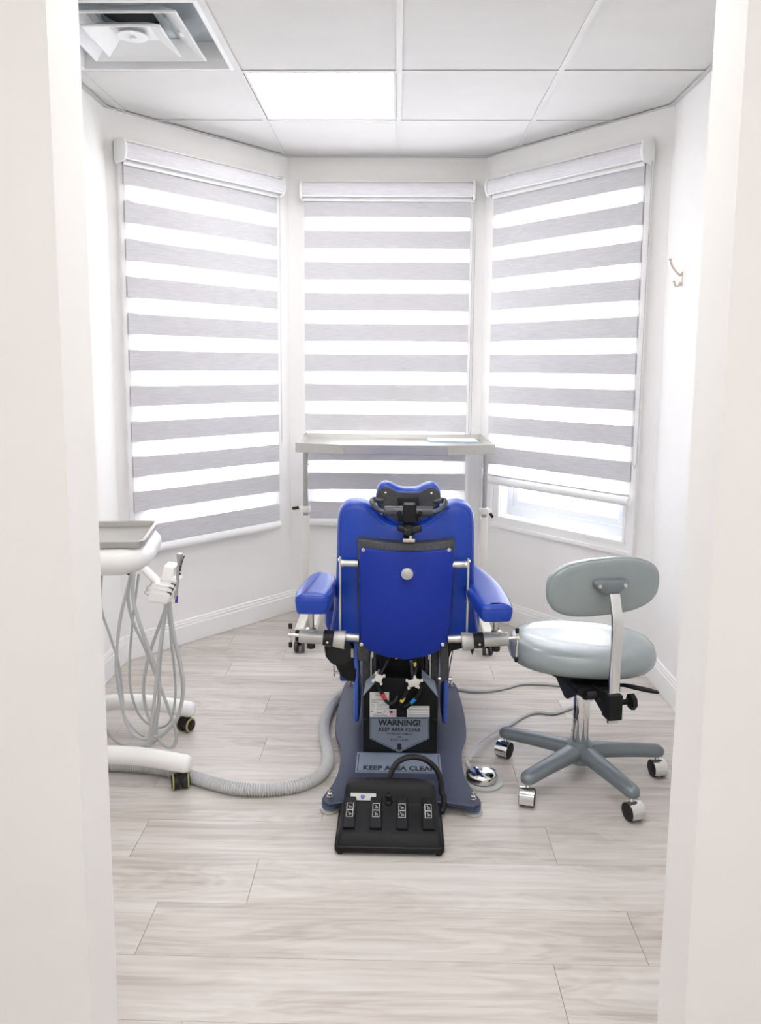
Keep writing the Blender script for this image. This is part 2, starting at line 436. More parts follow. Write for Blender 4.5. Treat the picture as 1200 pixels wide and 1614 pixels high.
for nm, a, b in (('wall_hall_left', (HX0-.1, HY0, 0), (HX0, HALL_Y, CEIL+.1)), ('wall_hall_right', (HX1, HY0, 0), (HX1+.1, HALL_Y, CEIL+.1)), ('wall_hall_back', (HX0-.1, HY0-.1, 0), (HX1+.1, HY0, CEIL+.1))):
    tag(obj(nm, MB().span(a, b), M_wall, smooth=0, loc=(0, 0, 0)), kind='structure')

# baseboards: flat board with a stepped cap, mitred at the bay's corners
INNER = [(AL[0], FRONT_Y), AL, BL, BR, AR, (AR[0], FRONT_Y)]
def inset(i, d):
    p = Vector(INNER[i])
    def nrm(k):
        a = Vector(INNER[k]); b = Vector(INNER[k+1]); e = (b-a).normalized(); return Vector((e.y, -e.x))
    if i == 0: return p+nrm(0)*d
    if i == 5: return p+nrm(4)*d
    k = nrm(i-1)+nrm(i); return p+k*(d*2/k.length_squared)
for i, nm in enumerate(('left', 'back_left', 'back', 'back_right', 'right')):
    mb = MB(); pr = [(.0, .002), (.014, .002), (.014, .092), (.011, .096), (.011, .108), (.008, .112), (.008, .120), (.004, .124), (0, .124)]
    vs = []
    for k in (i, i+1):
        for d, z in pr: q = inset(k, d); vs.append((q.x, q.y, z))
    m = len(pr); mb.add(vs, [(j, j+1, m+j+1, m+j) for j in range(m-1)]+[tuple(range(m)), tuple(range(m, 2*m))])
    tag(obj('baseboard_'+nm, mb, M_trim, smooth=0, loc=(0, 0, 0)), kind='structure')

# ceiling ---------------------------------------------------------------
GW = .6096; GX0, GY0 = -.0054, 3.190
cb = MB(); prism(cb, ROOM, CEIL+.09, CEIL+.12); cb.span((HX0, HY0, CEIL+.09), (HX1, HALL_Y, CEIL+.12))
ceiling = tag(obj('ceiling', cb, M_dark, smooth=0, loc=(0, 0, 0)), kind='structure')
LIGHTS = {(-1, 0), (-1, -3), (0, -3)}  # the two panels by the doorway are unseen, added for brightness
VENT = (-2, -1)
for i in range(-3, 3):
    for j in range(-5, 3):
        if (i, j) in LIGHTS or (i, j) == VENT: continue
        x0 = GX0+i*GW; y0 = GY0+j*GW; e = .006
        pl = clip([(x0+e, y0+e), (x0+GW-e, y0+e), (x0+GW-e, y0+GW-e), (x0+e, y0+GW-e)], ROOM)
        if pl: obj('ceiling_tile', prism(MB(), pl, CEIL+.001, CEIL+.014), M_tile, ceiling, smooth=0)
BW = .0115
for i in range(-2, 2):
    x = GX0+i*GW; pl = clip([(x-BW, 0), (x+BW, 0), (x+BW, 6), (x-BW, 6)], ROOM)
    if pl: obj('grid_bar', prism(MB(), pl, CEIL-.0035, CEIL), M_grid, ceiling, smooth=0)
for j in range(-4, 3):
    y = GY0+j*GW
    for i in range(-3, 2):
        xa = GX0+i*GW+BW; xb = GX0+(i+1)*GW-BW
        pl = clip([(xa, y-BW), (xb, y-BW), (xb, y+BW), (xa, y+BW)], ROOM)
        if pl: obj('grid_bar', prism(MB(), pl, CEIL-.0035, CEIL), M_grid, ceiling, smooth=0)
for k in range(5):
    a0, a1, b0, b1 = Vector(INNER[k]), inset(k, .022), Vector(INNER[k+1]), inset(k+1, .022)
    mb = MB(); prism(mb, [a0, b0, b1, a1], CEIL-.0055, CEIL-.0036); obj('wall_angle', mb, M_angle, ceiling, smooth=0)
HALL_FILL_LIGHTS = [(2, 0), (1, 1), (2, 1)]  # invented panels behind the camera, lighting the jambs and doorway wall
for i in range(4):
    for j in range(4):
        if (i, j) in HALL_FILL_LIGHTS: continue
        xa = HX0+i*.70; mb = MB().span((xa+.008, HY0+.008+j*.5612, CEIL+.001), (xa+.692, HY0-.008+(j+1)*.5612, CEIL+.014))
        obj('ceiling_tile', mb, M_tile, ceiling, smooth=0)

def light_panel(x0, y0, w, d, label):
    t = thing('ceiling_light', (x0+w/2, y0+d/2, CEIL), label, 'ceiling light')
    z0, z1 = CEIL+.0005, CEIL+.012; e = .014; fr = MB()
    fr.span((x0+e, y0+e, z0), (x0+w-e, y0+e+.01, z1)); fr.span((x0+e, y0+d-e-.01, z0), (x0+w-e, y0+d-e, z1))
    fr.span((x0+e, y0+e+.01, z0), (x0+e+.01, y0+d-e-.01, z1)); fr.span((x0+w-e-.01, y0+e+.01, z0), (x0+w-e, y0+d-e-.01, z1))
    obj('frame', fr, M_grid, t, smooth=0)
    obj('diffuser', MB().span((x0+e+.01, y0+e+.01, CEIL+.004), (x0+w-e-.01, y0+d-e-.01, CEIL+.010)), M_panel, t, smooth=0)
    return t
light_panel(GX0-GW, GY0, GW, GW, 'square lit ceiling panel between the tiles in front of the centre window')
light_panel(GX0-GW, GY0-3*GW, GW, GW, 'added unseen ceiling fill panel just inside the doorway on the instrument cart side')  # out of view, added to brighten the room
light_panel(GX0, GY0-3*GW, GW, GW, 'added unseen ceiling fill panel just inside the doorway on the stool side')  # second panel added out of view, evens out the room light
for i, j in HALL_FILL_LIGHTS:
    light_panel(HX0+.70*i, HY0+.5612*j, .70, .5612, 'added unseen ceiling fill panel in the hallway outside the treatment room')['group'] = 'added hallway fill lights'  # hallway panels are made up, as fill for the doorway faces

# windows ---------------------------------------------------------------
for k, w in enumerate(('back_left', 'back', 'back_right')):
    s0, s1 = HOLE[w]; a, t, n, L = WF[w]
    win = thing('window_%d' % (k+1), wp(w, (s0+s1)/2, 0, HZ0), kind='structure')
    def wbox(sa, sb, na, nb, za, zb):
        mb = MB()
        vs = [wp(w, s, q, z) for s in (sa, sb) for q in (na, nb) for z in (za, zb)]
        return mb.add(vs, [(0, 1, 3, 2), (4, 6, 7, 5), (0, 4, 5, 1), (2, 3, 7, 6), (0, 2, 6, 4), (1, 5, 7, 3)])
    def wmulti(*bs):
        mb = MB()
        for b in bs: q = wbox(*b); mb.add(q.v, q.f)
        return mb
    CW = .063
    def casing(sa, sb, za, zb, horiz):
        # flat board with a raised outer bead and a stepped inner lip
        m1 = [(sa, sb, 0, .014, za, zb)]
        return m1
    # four casing boards with profiled steps
    o0, o1, p0, p1 = s0-CW, s1+CW, HZ0-CW, HZ1+CW
    steps = [(0, .018, .018), (.018, .048, .012), (.048, CW, .015)]
    for side in range(4):
        bs = []
        for da, db, th in steps:
            if side == 0: bs.append((o0+da, o0+db, 0, th, p0+da, p1-da))
            if side == 1: bs.append((o1-db, o1-da, 0, th, p0+da, p1-da))
            if side == 2: bs.append((o0+db, o1-db, 0, th, p0+da, p0+db))
            if side == 3: bs.append((o0+db, o1-db, 0, th, p1-db, p1-da))
        obj('window_casing', wmulti(*bs), M_trim, win, smooth=0)
    # reveal lining
    obj('window_reveal', wmulti((s0, s0+.006, -.13, .0, HZ0, HZ1), (s1-.006, s1, -.13, .0, HZ0, HZ1), (s0+.006, s1-.006, -.13, .0, HZ0, HZ0+.006), (s0+.006, s1-.006, -.13, 0, HZ1-.006, HZ1)), M_trim, win, smooth=0)
    # vinyl master frame
    q0, q1, y0, y1 = s0+.006, s1-.006, HZ0+.006, HZ1-.006
    obj('window_frame', wmulti((q0, q0+.03, -.125, -.05, y0, y1), (q1-.03, q1, -.125, -.05, y0, y1), (q0+.03, q1-.03, -.125, -.05, y0, y0+.04), (q0+.03, q1-.03, -.125, -.05, y1-.03, y1)), M_vinyl_white, win, smooth=0)
    mid = 1.36
    for (za, zb, na, nb, nm) in ((y0+.04, mid+.02, -.085, -.058, 'lower_sash'), (mid-.02, y1-.03, -.118, -.091, 'upper_sash')):
        a0, a1 = q0+.03, q1-.03
        sash = obj(nm, wmulti((a0, a0+.038, na, nb, za, zb), (a1-.038, a1, na, nb, za, zb), (a0+.038, a1-.038, na, nb, za, za+.042), (a0+.038, a1-.038, na, nb, zb-.036, zb), (a0, a1, nb, nb+.008, za, za+.008)), M_vinyl_white, win, smooth=0)
        obj('pane', wbox(a0+.038, a1-.038, (na+nb)/2-.002, (na+nb)/2+.002, za+.042, zb-.036), M_glass, sash, smooth=0)

# roller blinds -----------------------------------------------------------
def blind(w, s0, s1, nb, zbot, chain_end, label):
    a, t, n, L = WF[w]; up = Vector((0, 0, 1))
    b = thing('zebra_blind', wp(w, (s0+s1)/2, .05, zbot), label, 'window blind', 'striped zebra blinds in the bay')
    ztop = 2.282; nf = .05; PIT = .163; BH = .092
    # cassette: curved fascia, valance lip, end caps
    prof = [(.016, 2.365), (.05, 2.366), (.078, 2.360), (.092, 2.345), (.097, 2.325), (.094, 2.305), (.084, 2.288), (.078, 2.286)]
    rows = [[wp(w, s, q, z) for q, z in prof] for s in (s0-.008, s1+.008)]
    fa = MB().grid(rows); obj('fascia', fa, M_fascia, b)
    obj('top_trim', MB().add([wp(w, s, q, z) for s in (s0-.008, s1+.008) for q, z in ((.016, 2.365), (.085, 2.3585), (.085, 2.3625), (.016, 2.3695))], [(0, 1, 5, 4), (1, 2, 6, 5), (2, 3, 7, 6), (3, 0, 4, 7), (0, 1, 2, 3), (4, 5, 6, 7)]), M_blind_edge, b, smooth=0)
    obj('bottom_lip', MB().add([wp(w, s, q, z) for s in (s0-.008, s1+.008) for q, z in ((.076, 2.284), (.086, 2.284), (.086, 2.289), (.076, 2.289))], [(0, 1, 5, 4), (1, 2, 6, 5), (2, 3, 7, 6), (3, 0, 4, 7), (0, 1, 2, 3), (4, 5, 6, 7)]), M_blind_edge, b, smooth=0)
    obj('valance_strip', MB().add([wp(w, s, q, z) for s in (s0-.004, s1+.004) for q, z in ((.058, 2.264), (.061, 2.264), (.061, 2.292), (.058, 2.292))], [(0, 1, 5, 4), (1, 2, 6, 5), (2, 3, 7, 6), (3, 0, 4, 7), (0, 1, 2, 3), (4, 5, 6, 7)]), M_blind_edge, b, smooth=0)
    obj('roller_tube', MB().cyl(wp(w, s0-.006, .045, 2.325), wp(w, s1+.006, .045, 2.325), .026, n=20), M_fascia, b)
    out = sp2([(.012, 2.372), (.06, 2.373), (.092, 2.362), (.103, 2.33), (.098, 2.298), (.082, 2.278), (.05, 2.274), (.012, 2.276)], 4)
    for s, d in ((s0-.008, -1), (s1+.008, 1)):
        mb = MB().loft(out, [(.002, 0), (0, .002), (0, .010), (.004, .013)], wp(w, s, 0, 0), n, up, t*d)
        obj('end_cap', mb, M_blind_edge, b)
    def strip(nm, za, zb, m, off, th=.0008):
        mb = MB().add([wp(w, s, q, z) for s in (s0, s1) for q in (off-th, off+th) for z in (za, zb)], [(0, 1, 3, 2), (4, 6, 7, 5), (0, 4, 5, 1), (2, 3, 7, 6), (0, 2, 6, 4), (1, 5, 7, 3)])
        return obj(nm, mb, m, b, smooth=0)
    z = ztop
    for k in range(nb):
        bt = 2.185-PIT*k; tp = bt+BH if k else 2.30
        strip('opaque_band', bt, tp, M_band, nf); strip('opaque_band', bt-.001, tp, M_band, nf-.009)
        lo = bt-(PIT-BH)
        if lo > zbot+.02: strip('sheer_band', lo, bt, M_sheer, nf)
        elif bt-zbot > .06:
            strip('sheer_band', zbot+.032, bt, M_sheer, nf); strip('opaque_band', zbot+.014, zbot+.032, M_band, nf); lo = None
        else: strip('sheer_band', zbot+.01, bt, M_sheer, nf); lo = None
        last = lo
    if last is not None and last > zbot+.015: strip('opaque_band', zbot+.018, last, M_band, nf)
    rail = MB().loft(sp2([(.036, zbot+.012), (.048, zbot+.022), (.054, zbot+.022), (.064, zbot+.008), (.064, zbot-.008), (.054, zbot-.02), (.044, zbot-.02), (.036, zbot-.006)], 3), [(.001, 0), (0, .001), (0, s1-s0-.001), (.001, s1-s0)], wp(w, s0, 0, 0), n, up, t)
    obj('bottom_rail', rail, M_blind_edge, b)
    # bead chain loop
    pts = [wp(w, s1+.012, .058, 2.285), wp(w, s1+.012, .058, 1.9), wp(w, s1+.013, .056, chain_end+.03), wp(w, s1+.02, .05, chain_end), wp(w, s1+.027, .044, chain_end+.03), wp(w, s1+.028, .040, 1.9), wp(w, s1+.028, .040, 2.285)]
    dense = []
    for p, q in zip(pts, pts[1:]):
        nn = max(2, int((q-p).length/.005)); dense += [p+(q-p)*(i/nn) for i in range(nn)]
    dense.append(pts[-1])
    obj('bead_chain', MB().tube(dense, .0015, 5, 1, rf=lambda i: .0019 if i % 2 else .0009), M_steel, b)
blind('back_left', .055, .948, 11, .530, .98, 'striped zebra blind pulled right down over the window behind the instrument cart')
blind('back', .090, .975, 11, .530, 1.02, 'striped zebra blind pulled right down over the centre window behind the tray table')
blind('back_right', .108, 1.008, 9, .790, .945, 'striped zebra blind stopping short of the sill, above the grey stool')

# air vent ----------------------------------------------------------------
vx, vy = GX0-1.5*GW, GY0-.5*GW
v = thing('ceiling_vent', (vx, vy, CEIL), 'white square stepped air vent with open cones set in the ceiling tiles', 'air vent')
def sq_ring(mb, rings):
    vs = []; fs = []
    for h, z in rings: vs += [(vx-h, vy-h, z), (vx+h, vy-h, z), (vx+h, vy+h, z), (vx-h, vy+h, z)]
    for k in range(len(rings)-1):
        for i in range(4): j = (i+1) % 4; fs.append((k*4+i, k*4+j, k*4+4+j, k*4+4+i))
    return mb.add(vs, fs)
hg = GW/2-.012
obj('flange', sq_ring(MB(), [(hg, CEIL+.006), (hg, CEIL-.002), (hg-.014, CEIL-.004), (hg-.018, CEIL-.002), (hg-.03, CEIL+.03), (hg-.045, CEIL+.083), (hg-.040, CEIL+.086), (hg-.026, CEIL+.036), (hg, CEIL+.006)]), M_ventw, v, smooth=0)
obj('back_pan', MB().span((vx-hg+.04, vy-hg+.04, CEIL+.083), (vx+hg-.04, vy+hg-.04, CEIL+.086)), M_duct, v, smooth=0)
obj('duct_shade_disc', MB().cyl((vx, vy, CEIL+.0815), (vx, vy, CEIL+.084), .104, n=32), M_dark, v)  # solid disc, its dark colour stands in for shade inside the duct
def cone(name, h, z, rise, inn, hole=None):
    mb = sq_ring(MB(), [(h-.006, z+.004), (h, z), (h+.004, z+.002), (h+.002, z+.008), (inn+.003, z+rise+.003), (inn, z+rise), (h-.006, z+.004)])
    return obj(name, mb, M_ventw, v, smooth=0)
cone('outer_cone', .202, CEIL-.002, .05, .130)
cone('inner_cone', .128, CEIL-.014, .035, .07)
obj('centre_plaque', MB().lathe([(.0, .018), (.05, .018), (.052, .02), (.05, .022), (0, .022)], (vx, vy, CEIL-.014), (0, 0, 1), 24, cap=False), M_ventw, v)
obj('cone_floor', MB().span((vx-.072, vy-.072, CEIL+.0205), (vx+.072, vy+.072, CEIL+.0225)), M_ventw, v, smooth=0)
obj('damper_knob', MB().cyl((vx, vy, CEIL-.004), (vx, vy, CEIL+.0045), .012, n=16, bev=.003), M_ventw, v)
obj('duct_collar', MB().lathe([(.105, CEIL+.06), (.11, CEIL+.086)], (vx, vy, 0), (0, 0, 1), 32, cap=False), M_duct, v)
for sx in (-1, 1):
    obj('hanger_strap', MB().box((vx+sx*.11, vy, CEIL+.045), (.025, .20, .002)), M_duct, v, smooth=0)
    obj('hanger_clip', MB().box((vx+sx*.165, vy+.03, CEIL+.032), (.03, .04, .02), bev=.004), M_ventw, v)

# coat hook ---------------------------------------------------------------
hx, hy, hz = AR[0], 3.37, 1.76
hk = thing('coat_hook', (hx, hy, hz), 'small satin nickel double coat hook screwed to the side wall', 'hook')
obj('back_plate', MB().loft(rrect(.022, .06, .010), [(0, 0), (0, .003), (.003, .005)], (hx, hy, hz), (0, 1, 0), (0, 0, 1), (-1, 0, 0)), M_nickel, hk)
obj('upper_prong', MB().tube([(hx-.004, hy, hz+.015), (hx-.018, hy-.004, hz+.022), (hx-.045, hy-.012, hz+.05), (hx-.056, hy-.018, hz+.075)], .0045, 8, 5, rf=None).lathe([(.0, -.001), (.006, 0), (.0075, .004), (.004, .007), (0, .007)], (hx-.056, hy-.018, hz+.073), (-.2, 0, 1), 12, cap=False), M_nickel, hk)
obj('lower_prong', MB().tube([(hx-.004, hy, hz-.01), (hx-.012, hy-.002, hz-.026), (hx-.026, hy-.004, hz-.028), (hx-.033, hy-.005, hz-.012)], .0045, 8, 5).lathe([(0, -.001), (.005, 0), (.0065, .003), (.003, .006), (0, .006)], (hx-.033, hy-.005, hz-.013), (-.3, 0, 1), 12, cap=False), M_nickel, hk)

# ================================================================== DENTAL CHAIR
CX = .025
def sym(pts): return [(x, z) for x, z in pts]+[(-x, z) for x, z in reversed(pts) if abs(x) > 1e-6]
XZ = dict(U=(1, 0, 0), V=(0, 0, 1), N=(0, -1, 0))      # outlines seen from the doorway, rising towards it
ch = thing('treatment_chair', (CX, 2.85, 0), 'blue vinyl treatment chair seen from behind on a dark steel floor plate', 'chair')

# floor plate
half = sp2([(.225, 2.318), (.247, 2.338), (.247, 2.365), (.222, 2.448), (.210, 2.546), (.216, 2.682), (.243, 2.811), (.250, 3.0), (.240, 3.26), (.222, 3.30)], 5, False)
plate = [(CX+x, y) for x, y in half]+[(CX-x, y) for x, y in reversed(half)]
plate += [(CX-.14, 2.342), (CX, 2.346), (CX+.14, 2.342)]
base = obj('base_plate', MB().loft(plate, [(.001, .032), (0, .033), (0, .043), (.002, .045)]), M_plate, ch)
for sx, y in ((-1, 2.362), (1, 2.362), (-1, 3.262), (1, 3.262)):
    x = CX+sx*(.226 if y < 3 else .214)
    obj('levelling_foot', MB().lathe([(.0, 0), (.030, 0), (.032, .003), (.030, .009), (.024, .012)], (x, y, 0), n=24).cyl((x, y, .012), (x, y, .034), .008), M_silver, ch)
    obj('foot_ring', MB().lathe([(.022, .0125), (.026, .014), (.026, .026), (.022, .028)], (x, y, 0), n=24), M_footring, ch)
    nut = obj('bolt', MB().lathe([(.011, .045), (.011, .047), (.0085, .048), (.0085, .056), (.0065, .058)], (x, y, 0), n=6).cyl((x, y, .057), (x, y, .066), .0042, n=10), M_screw, ch, smooth=20)

# lift column
face = [(-.13, .045), (.13, .045), (.13, .250), (.074, .318), (-.074, .318), (-.13, .250)]
col = obj('column_cover', MB().loft([(x+CX-.004, z) for x, z in face], [(0, -.30), (0, -.002), (.002, 0)], (0, 2.66, 0), **XZ), M_blackp, ch, smooth=20)
for sx in (-1, 1):
    obj('corner_flap', MB().add([(CX-.004+sx*.131, 2.664, .252), (CX-.004+sx*.074, 2.664, .321), (CX-.004+sx*.074, 2.70, .337), (CX-.004+sx*.122, 2.70, .292),
                                 (CX-.004+sx*.131, 2.664, .250), (CX-.004+sx*.074, 2.664, .319), (CX-.004+sx*.074, 2.70, .335), (CX-.004+sx*.122, 2.70, .290)],
                                [(0, 1, 2, 3), (7, 6, 5, 4), (0, 1, 5, 4), (1, 2, 6, 5), (2, 3, 7, 6), (3, 0, 4, 7)]), M_flap, ch, smooth=0)
    obj('screw', MB().lathe([(0, -.001), (.0045, 0), (.004, .003), (0, .0035)], (CX-.004+sx*.122, 2.6595, .168), (0, -1, 0), 12, cap=False), M_rubber, ch)
    # blue lift skirts standing either side of the column
    sk = sp2([(2.72, .47), (2.705, .30), (2.715, .17), (2.75, .115), (2.95, .10), (3.06, .14), (3.09, .30), (3.08, .47)], 4)
    obj('side_skirt', MB().loft(sk, [(.004, 0), (0, .004), (0, .012), (.004, .016)], (CX+sx*.152-.002, 0, 0), (0, 1, 0), (0, 0, 1), (sx, 0, 0)), M_bluesk, ch)
    obj('lift_arm', MB().box((CX-.004+sx*.121, 2.745, .26), (.030, .05, .43), bev=.004), M_hammer, ch)
    obj('inner_strut', MB().box((CX-.004+sx*.092, 2.735, .40), (.012, .04, .17), bev=.002), M_hammer, ch)
    obj('guide_rod', MB().cyl((CX-.004+sx*.104, 2.70, .30), (CX-.004+sx*.104, 2.70, .47), .003), M_chrome, ch)
obj('motor_block', MB().box((CX, 2.77, .39), (.16, .12, .16), bev=.006).box((CX, 2.72, .385), (.075, .03, .04), bev=.003), M_blackp, ch)
for sx in (-1, 1): obj('bolt', MB().cyl((CX+sx*.019, 2.699, .375), (CX+sx*.019, 2.699, .398), .006, n=6).cyl((CX+sx*.019, 2.699, .398), (CX+sx*.019, 2.699, .412), .0035, n=8), M_chrome, ch)
obj('seat_carriage', MB().box((CX, 3.0, .425), (.34, .50, .05), bev=.01), M_hammer, ch)

# brackets under the back
def px_box(mb, x0, y0, x1, y1, yy, depth, bev=.003):
    a = aty(x0, y0, yy); b = aty(x1, y1, yy); return mb.span((a.x, yy, b.z), (b.x, yy+depth, a.z), bev)
obj('back_bracket', px_box(MB(), 563.5, 1008, 582, 1043, 2.635, .06, .006), M_hammer, ch)
rb = MB().tube([aty(699, 1005, 2.65), aty(700, 1030, 2.655), aty(701, 1055, 2.66), aty(701, 1070, 2.66)], .0155, 12, 4); obj('recline_arm', rb, M_hammer, ch)
pv = aty(701, 1070, 2.66); obj('pivot_bolt', MB().cyl(pv+Vector((-.022, 0, 0)), pv+Vector((.026, 0, 0)), .007, n=12), M_screw, ch)
obj('actuator_rod', MB().tube([aty(714, 1026, 2.68), aty(707, 1066, 2.68)], .003, 8, 2), M_chrome, ch)
px_l = aty(533, 1022, 2.70)
ho = [(aty(x, y, 2.72).x, aty(x, y, 2.72).z) for x, y in ((512, 1017), (563, 1017), (566, 1040), (560, 1072), (548, 1071), (537, 1062), (530, 1046), (522, 1042), (514, 1032))]
obj('actuator_housing', MB().loft(ho, [(.004, -.16), (0, -.156), (0, -.004), (.004, 0)], (0, 2.70, 0), **XZ), M_blackp, ch)
obj('housing_guard', MB().lathe([(.0, 0), (.040, 0), (.046, .006), (.046, .012), (0, .012)], tuple(aty(537, 1026, 2.70)), (0, -1, 0), 28, cap=False), M_rubber, ch)
obj('link_pin', MB().cyl(aty(527, 1060, 2.705), aty(540, 1060, 2.705), .004, n=10).cyl(aty(526, 1047, 2.705), aty(527, 1066, 2.705), .003, n=8), M_screw, ch)
obj('limit_switch', MB().cyl(aty(556, 1022, 2.69), aty(556, 1036, 2.69), .006, n=10, bev=.002), M_silver, ch)
obj('seat_underside_roll', MB().cyl(aty(536, 1064, 2.80), aty(562, 1064, 2.80), .022, n=20, bev=.008), M_blue, ch)
obj('seat_bracket', MB().add([tuple(aty(x, y, q)) for q in (2.67, 2.73) for x, y in ((705, 1014), (732, 1014), (728, 1022), (712, 1026), (705, 1045))], [(0, 1, 2, 3, 4), (9, 8, 7, 6, 5)]+[(i, (i+1) % 5, (i+1) % 5+5, i+5) for i in range(5)]), M_blackp, ch, smooth=0)
obj('lock_pawl', MB().add([tuple(aty(x, y, q)) for q in (2.585, 2.60) for x, y in ((740, 1022), (749, 1019), (745, 1033))], [(0, 1, 2), (5, 4, 3), (0, 1, 4, 3), (1, 2, 5, 4), (2, 0, 3, 5)]), M_rubber, ch, smooth=0)

# seat and leg rest (mostly hidden by the back)
st = sp2([(-.275, 2.76), (-.27, 2.90), (-.265, 3.15), (-.25, 3.29), (-.10, 3.33), (.10, 3.33), (.25, 3.29), (.265, 3.15), (.27, 2.90), (.275, 2.76), (.2, 2.742), (-.2, 2.742)], 4)
seat = obj('seat', MB().loft([(CX+x, y) for x, y in st], [(.02, .452), (.006, .458), (0, .475), (0, .535), (.008, .552), (.03, .560)]), M_blue, ch)
obj('seam', MB().tube([(CX+x, y, .536) for x, y in st], .0022, 5, 1, closed=True), M_seam, seat)
lr = [(-.22, 0), (.22, 0), (.21, .30), (.17, .345), (-.17, .345), (-.21, .30)]
obj('leg_rest', MB().loft([(CX+x, y) for x, y in lr], [(.01, -.03), (0, -.02), (0, .02), (.012, .035)], (0, 3.335, .505), (1, 0, 0), (0, .766, -.643), (0, .643, .766)), M_blue, ch)

# backrest
oc = sym([(0, .858), (.035, .862), (.075, .878), (.105, .908), (.135, .931), (.17, .939), (.205, .932), (.228, .908), (.236, .86), (.238, .75), (.243, .62), (.252, .53), (.262, .455), (.24, .437), (.12, .432), (0, .432)])
oc = sp2([(CX+.008+x, z) for x, z in oc][::-1], 4)
bk = obj('backrest', MB().loft(oc, [(.02, -.118), (.008, -.112), (0, -.095), (0, -.035), (.002, -.022), (.006, -.012), (.013, -.004), (.022, 0)], (0, 2.665, 0), **XZ), M_blue, ch, smooth=50)
obj('seam', MB().tube(MB().loft(oc, [(.0145, -.004)], (0, 2.6655, 0), **XZ).v, .0018, 5, 1, closed=True), M_seam, bk)
fr = [(x+CX+.010, z) for x, z in [(-.160, .822), (-.08, .811), (0, .807), (.08, .811), (.160, .822), (.164, .815), (.160, .60), (.148, .46), (.10, .435), (-.10, .435), (-.152, .46), (-.163, .60), (-.164, .815)]]
obj('back_shell', MB().loft(fr, [(.0, -.05), (0, -.008), (.003, -.002), (.008, 0)], (0, 2.625, 0), **XZ), M_hammer, ch)
pn = [(-.1585, .784), (-.152, .792), (-.08, .783), (0, .780), (.08, .783), (.152, .792), (.1585, .784), (.158, .70), (.153, .56), (.145, .475), (.118, .438), (.07, .415), (0, .402), (-.07, .412), (-.125, .434), (-.153, .462), (-.1575, .56), (-.158, .70)]
bp = obj('back_panel', MB().loft([(x+CX+.011, z) for x, z in pn], [(0, -.03), (0, -.005), (.002, -.0015), (.005, 0)], (0, 2.612, 0), **XZ), M_bluepanel, ch)
for x, y in ((573, 867), (708, 867), (570, 1016), (698, 1016)):
    q = aty(x, y, 2.611); obj('screw', MB().lathe([(.0068, -.002), (.0068, .001), (.005, .0028), (.002, .0028), (.0015, .0015)], q, (0, -1, 0), 14), M_screw, bp)
q = aty(642, 904, 2.60); obj('round_knob', MB().lathe([(.012, -.014), (.012, -.002), (.0195, 0), (.0205, .004), (.0195, .009), (.016, .011)], q, (0, -1, 0), 28), M_silver, bp)

# side frames, arm clamps and arm rests
for sx in (-1, 1):
    X = lambda x: CX+.003+sx*x
    obj('cross_tube', MB().cyl((X(.155), 2.625, .735), (X(.212), 2.625, .735), .0125, bev=.002).cyl((X(.205), 2.625, .735), (X(.2125), 2.625, .735), .0135), M_alu, ch)
    obj('side_bar', MB().box((X(.2155), 2.62, .624), (.007, .022, .27), bev=.002), M_alu, ch)
    obj('side_bar_cap', MB().lathe([(0, 0), (.008, 0), (.008, .008), (0, .01)], (X(.2175)-.004*sx, 2.62, .748), (sx, 0, 0), 14, cap=False), M_screw, ch)
    zc = lambda x: .483+(x-.155)*.075
    obj('lower_tube', MB().cyl((X(.150), 2.60, zc(.15)), (X(.215), 2.60, zc(.215)), .0135, bev=.002), M_alu, ch)
    obj('clamp_hub', MB().lathe([(.018, .0), (.031, .001), (.030, .012), (.0265, .038), (.024, .04)], (X(.196), 2.585, zc(.2)-.006), (sx, 0, .09), 28), M_silver, ch)
    cl = obj('collar', MB().lathe([(.0245, 0), (.0262, .001), (.0262, .033), (.0245, .034)], (X(.2355), 2.585, zc(.235)-.004), (sx, 0, .09), 28), M_rubber, ch)
    obj('set_screw', MB().lathe([(0, 0), (.0045, 0), (.004, .002), (0, .0025)], (X(.254), 2.5595, zc(.254)-.010), (0, -1, 0), 10, cap=False), M_screw, cl)
    obj('arm_tube', MB().lathe([(.0225, 0), (.0235, .001), (.0235, .080), (.0215, .082), (.010, .083)], (X(.269), 2.585, zc(.269)-.004), (sx, 0, .07), 28), M_silver, ch)
    hr = obj('clamp_screw', MB().cyl((X(.35), 2.585, zc(.35)-.004), (X(.386), 2.585, zc(.386)-.004), .0055, n=14).lathe([(.0, 0), (.008, 0), (.008, .012), (0, .012)], (X(.376), 2.585, zc(.386)-.004), (sx, 0, 0), 14, cap=False), M_screw, ch)
    hb = (.030, -.035) if sx < 0 else (.025, -.075)
    hxx, hzz = X(.381), zc(.386)-.004
    obj('tommy_bar', MB().cyl((hxx, 2.585, hzz+hb[1]), (hxx+sx*.002, 2.585, hzz+hb[0]), .0035, n=10), M_chrome, hr)
    for e in hb:
        obj('bar_grip', MB().cyl((hxx, 2.585, hzz+e-.009), (hxx, 2.585, hzz+e+.009), .0062, n=12, bev=.002), M_rubber, hr)
    obj('arm_post', MB().cyl((X(.312), 2.60, .512), (X(.314), 2.60, .618), .0105, bev=.001).lathe([(.017, 0), (.017, .005), (.012, .008)], (X(.312), 2.593, zc(.312)+.017), n=20), M_alu, ch)
    obj('post_knob', MB().cyl((X(.312), 2.592, .462), (X(.312), 2.592, .49), .008, n=12).cyl((X(.312), 2.592, .448), (X(.312), 2.592, .466), .014, n=16, bev=.003), M_rubber, ch)

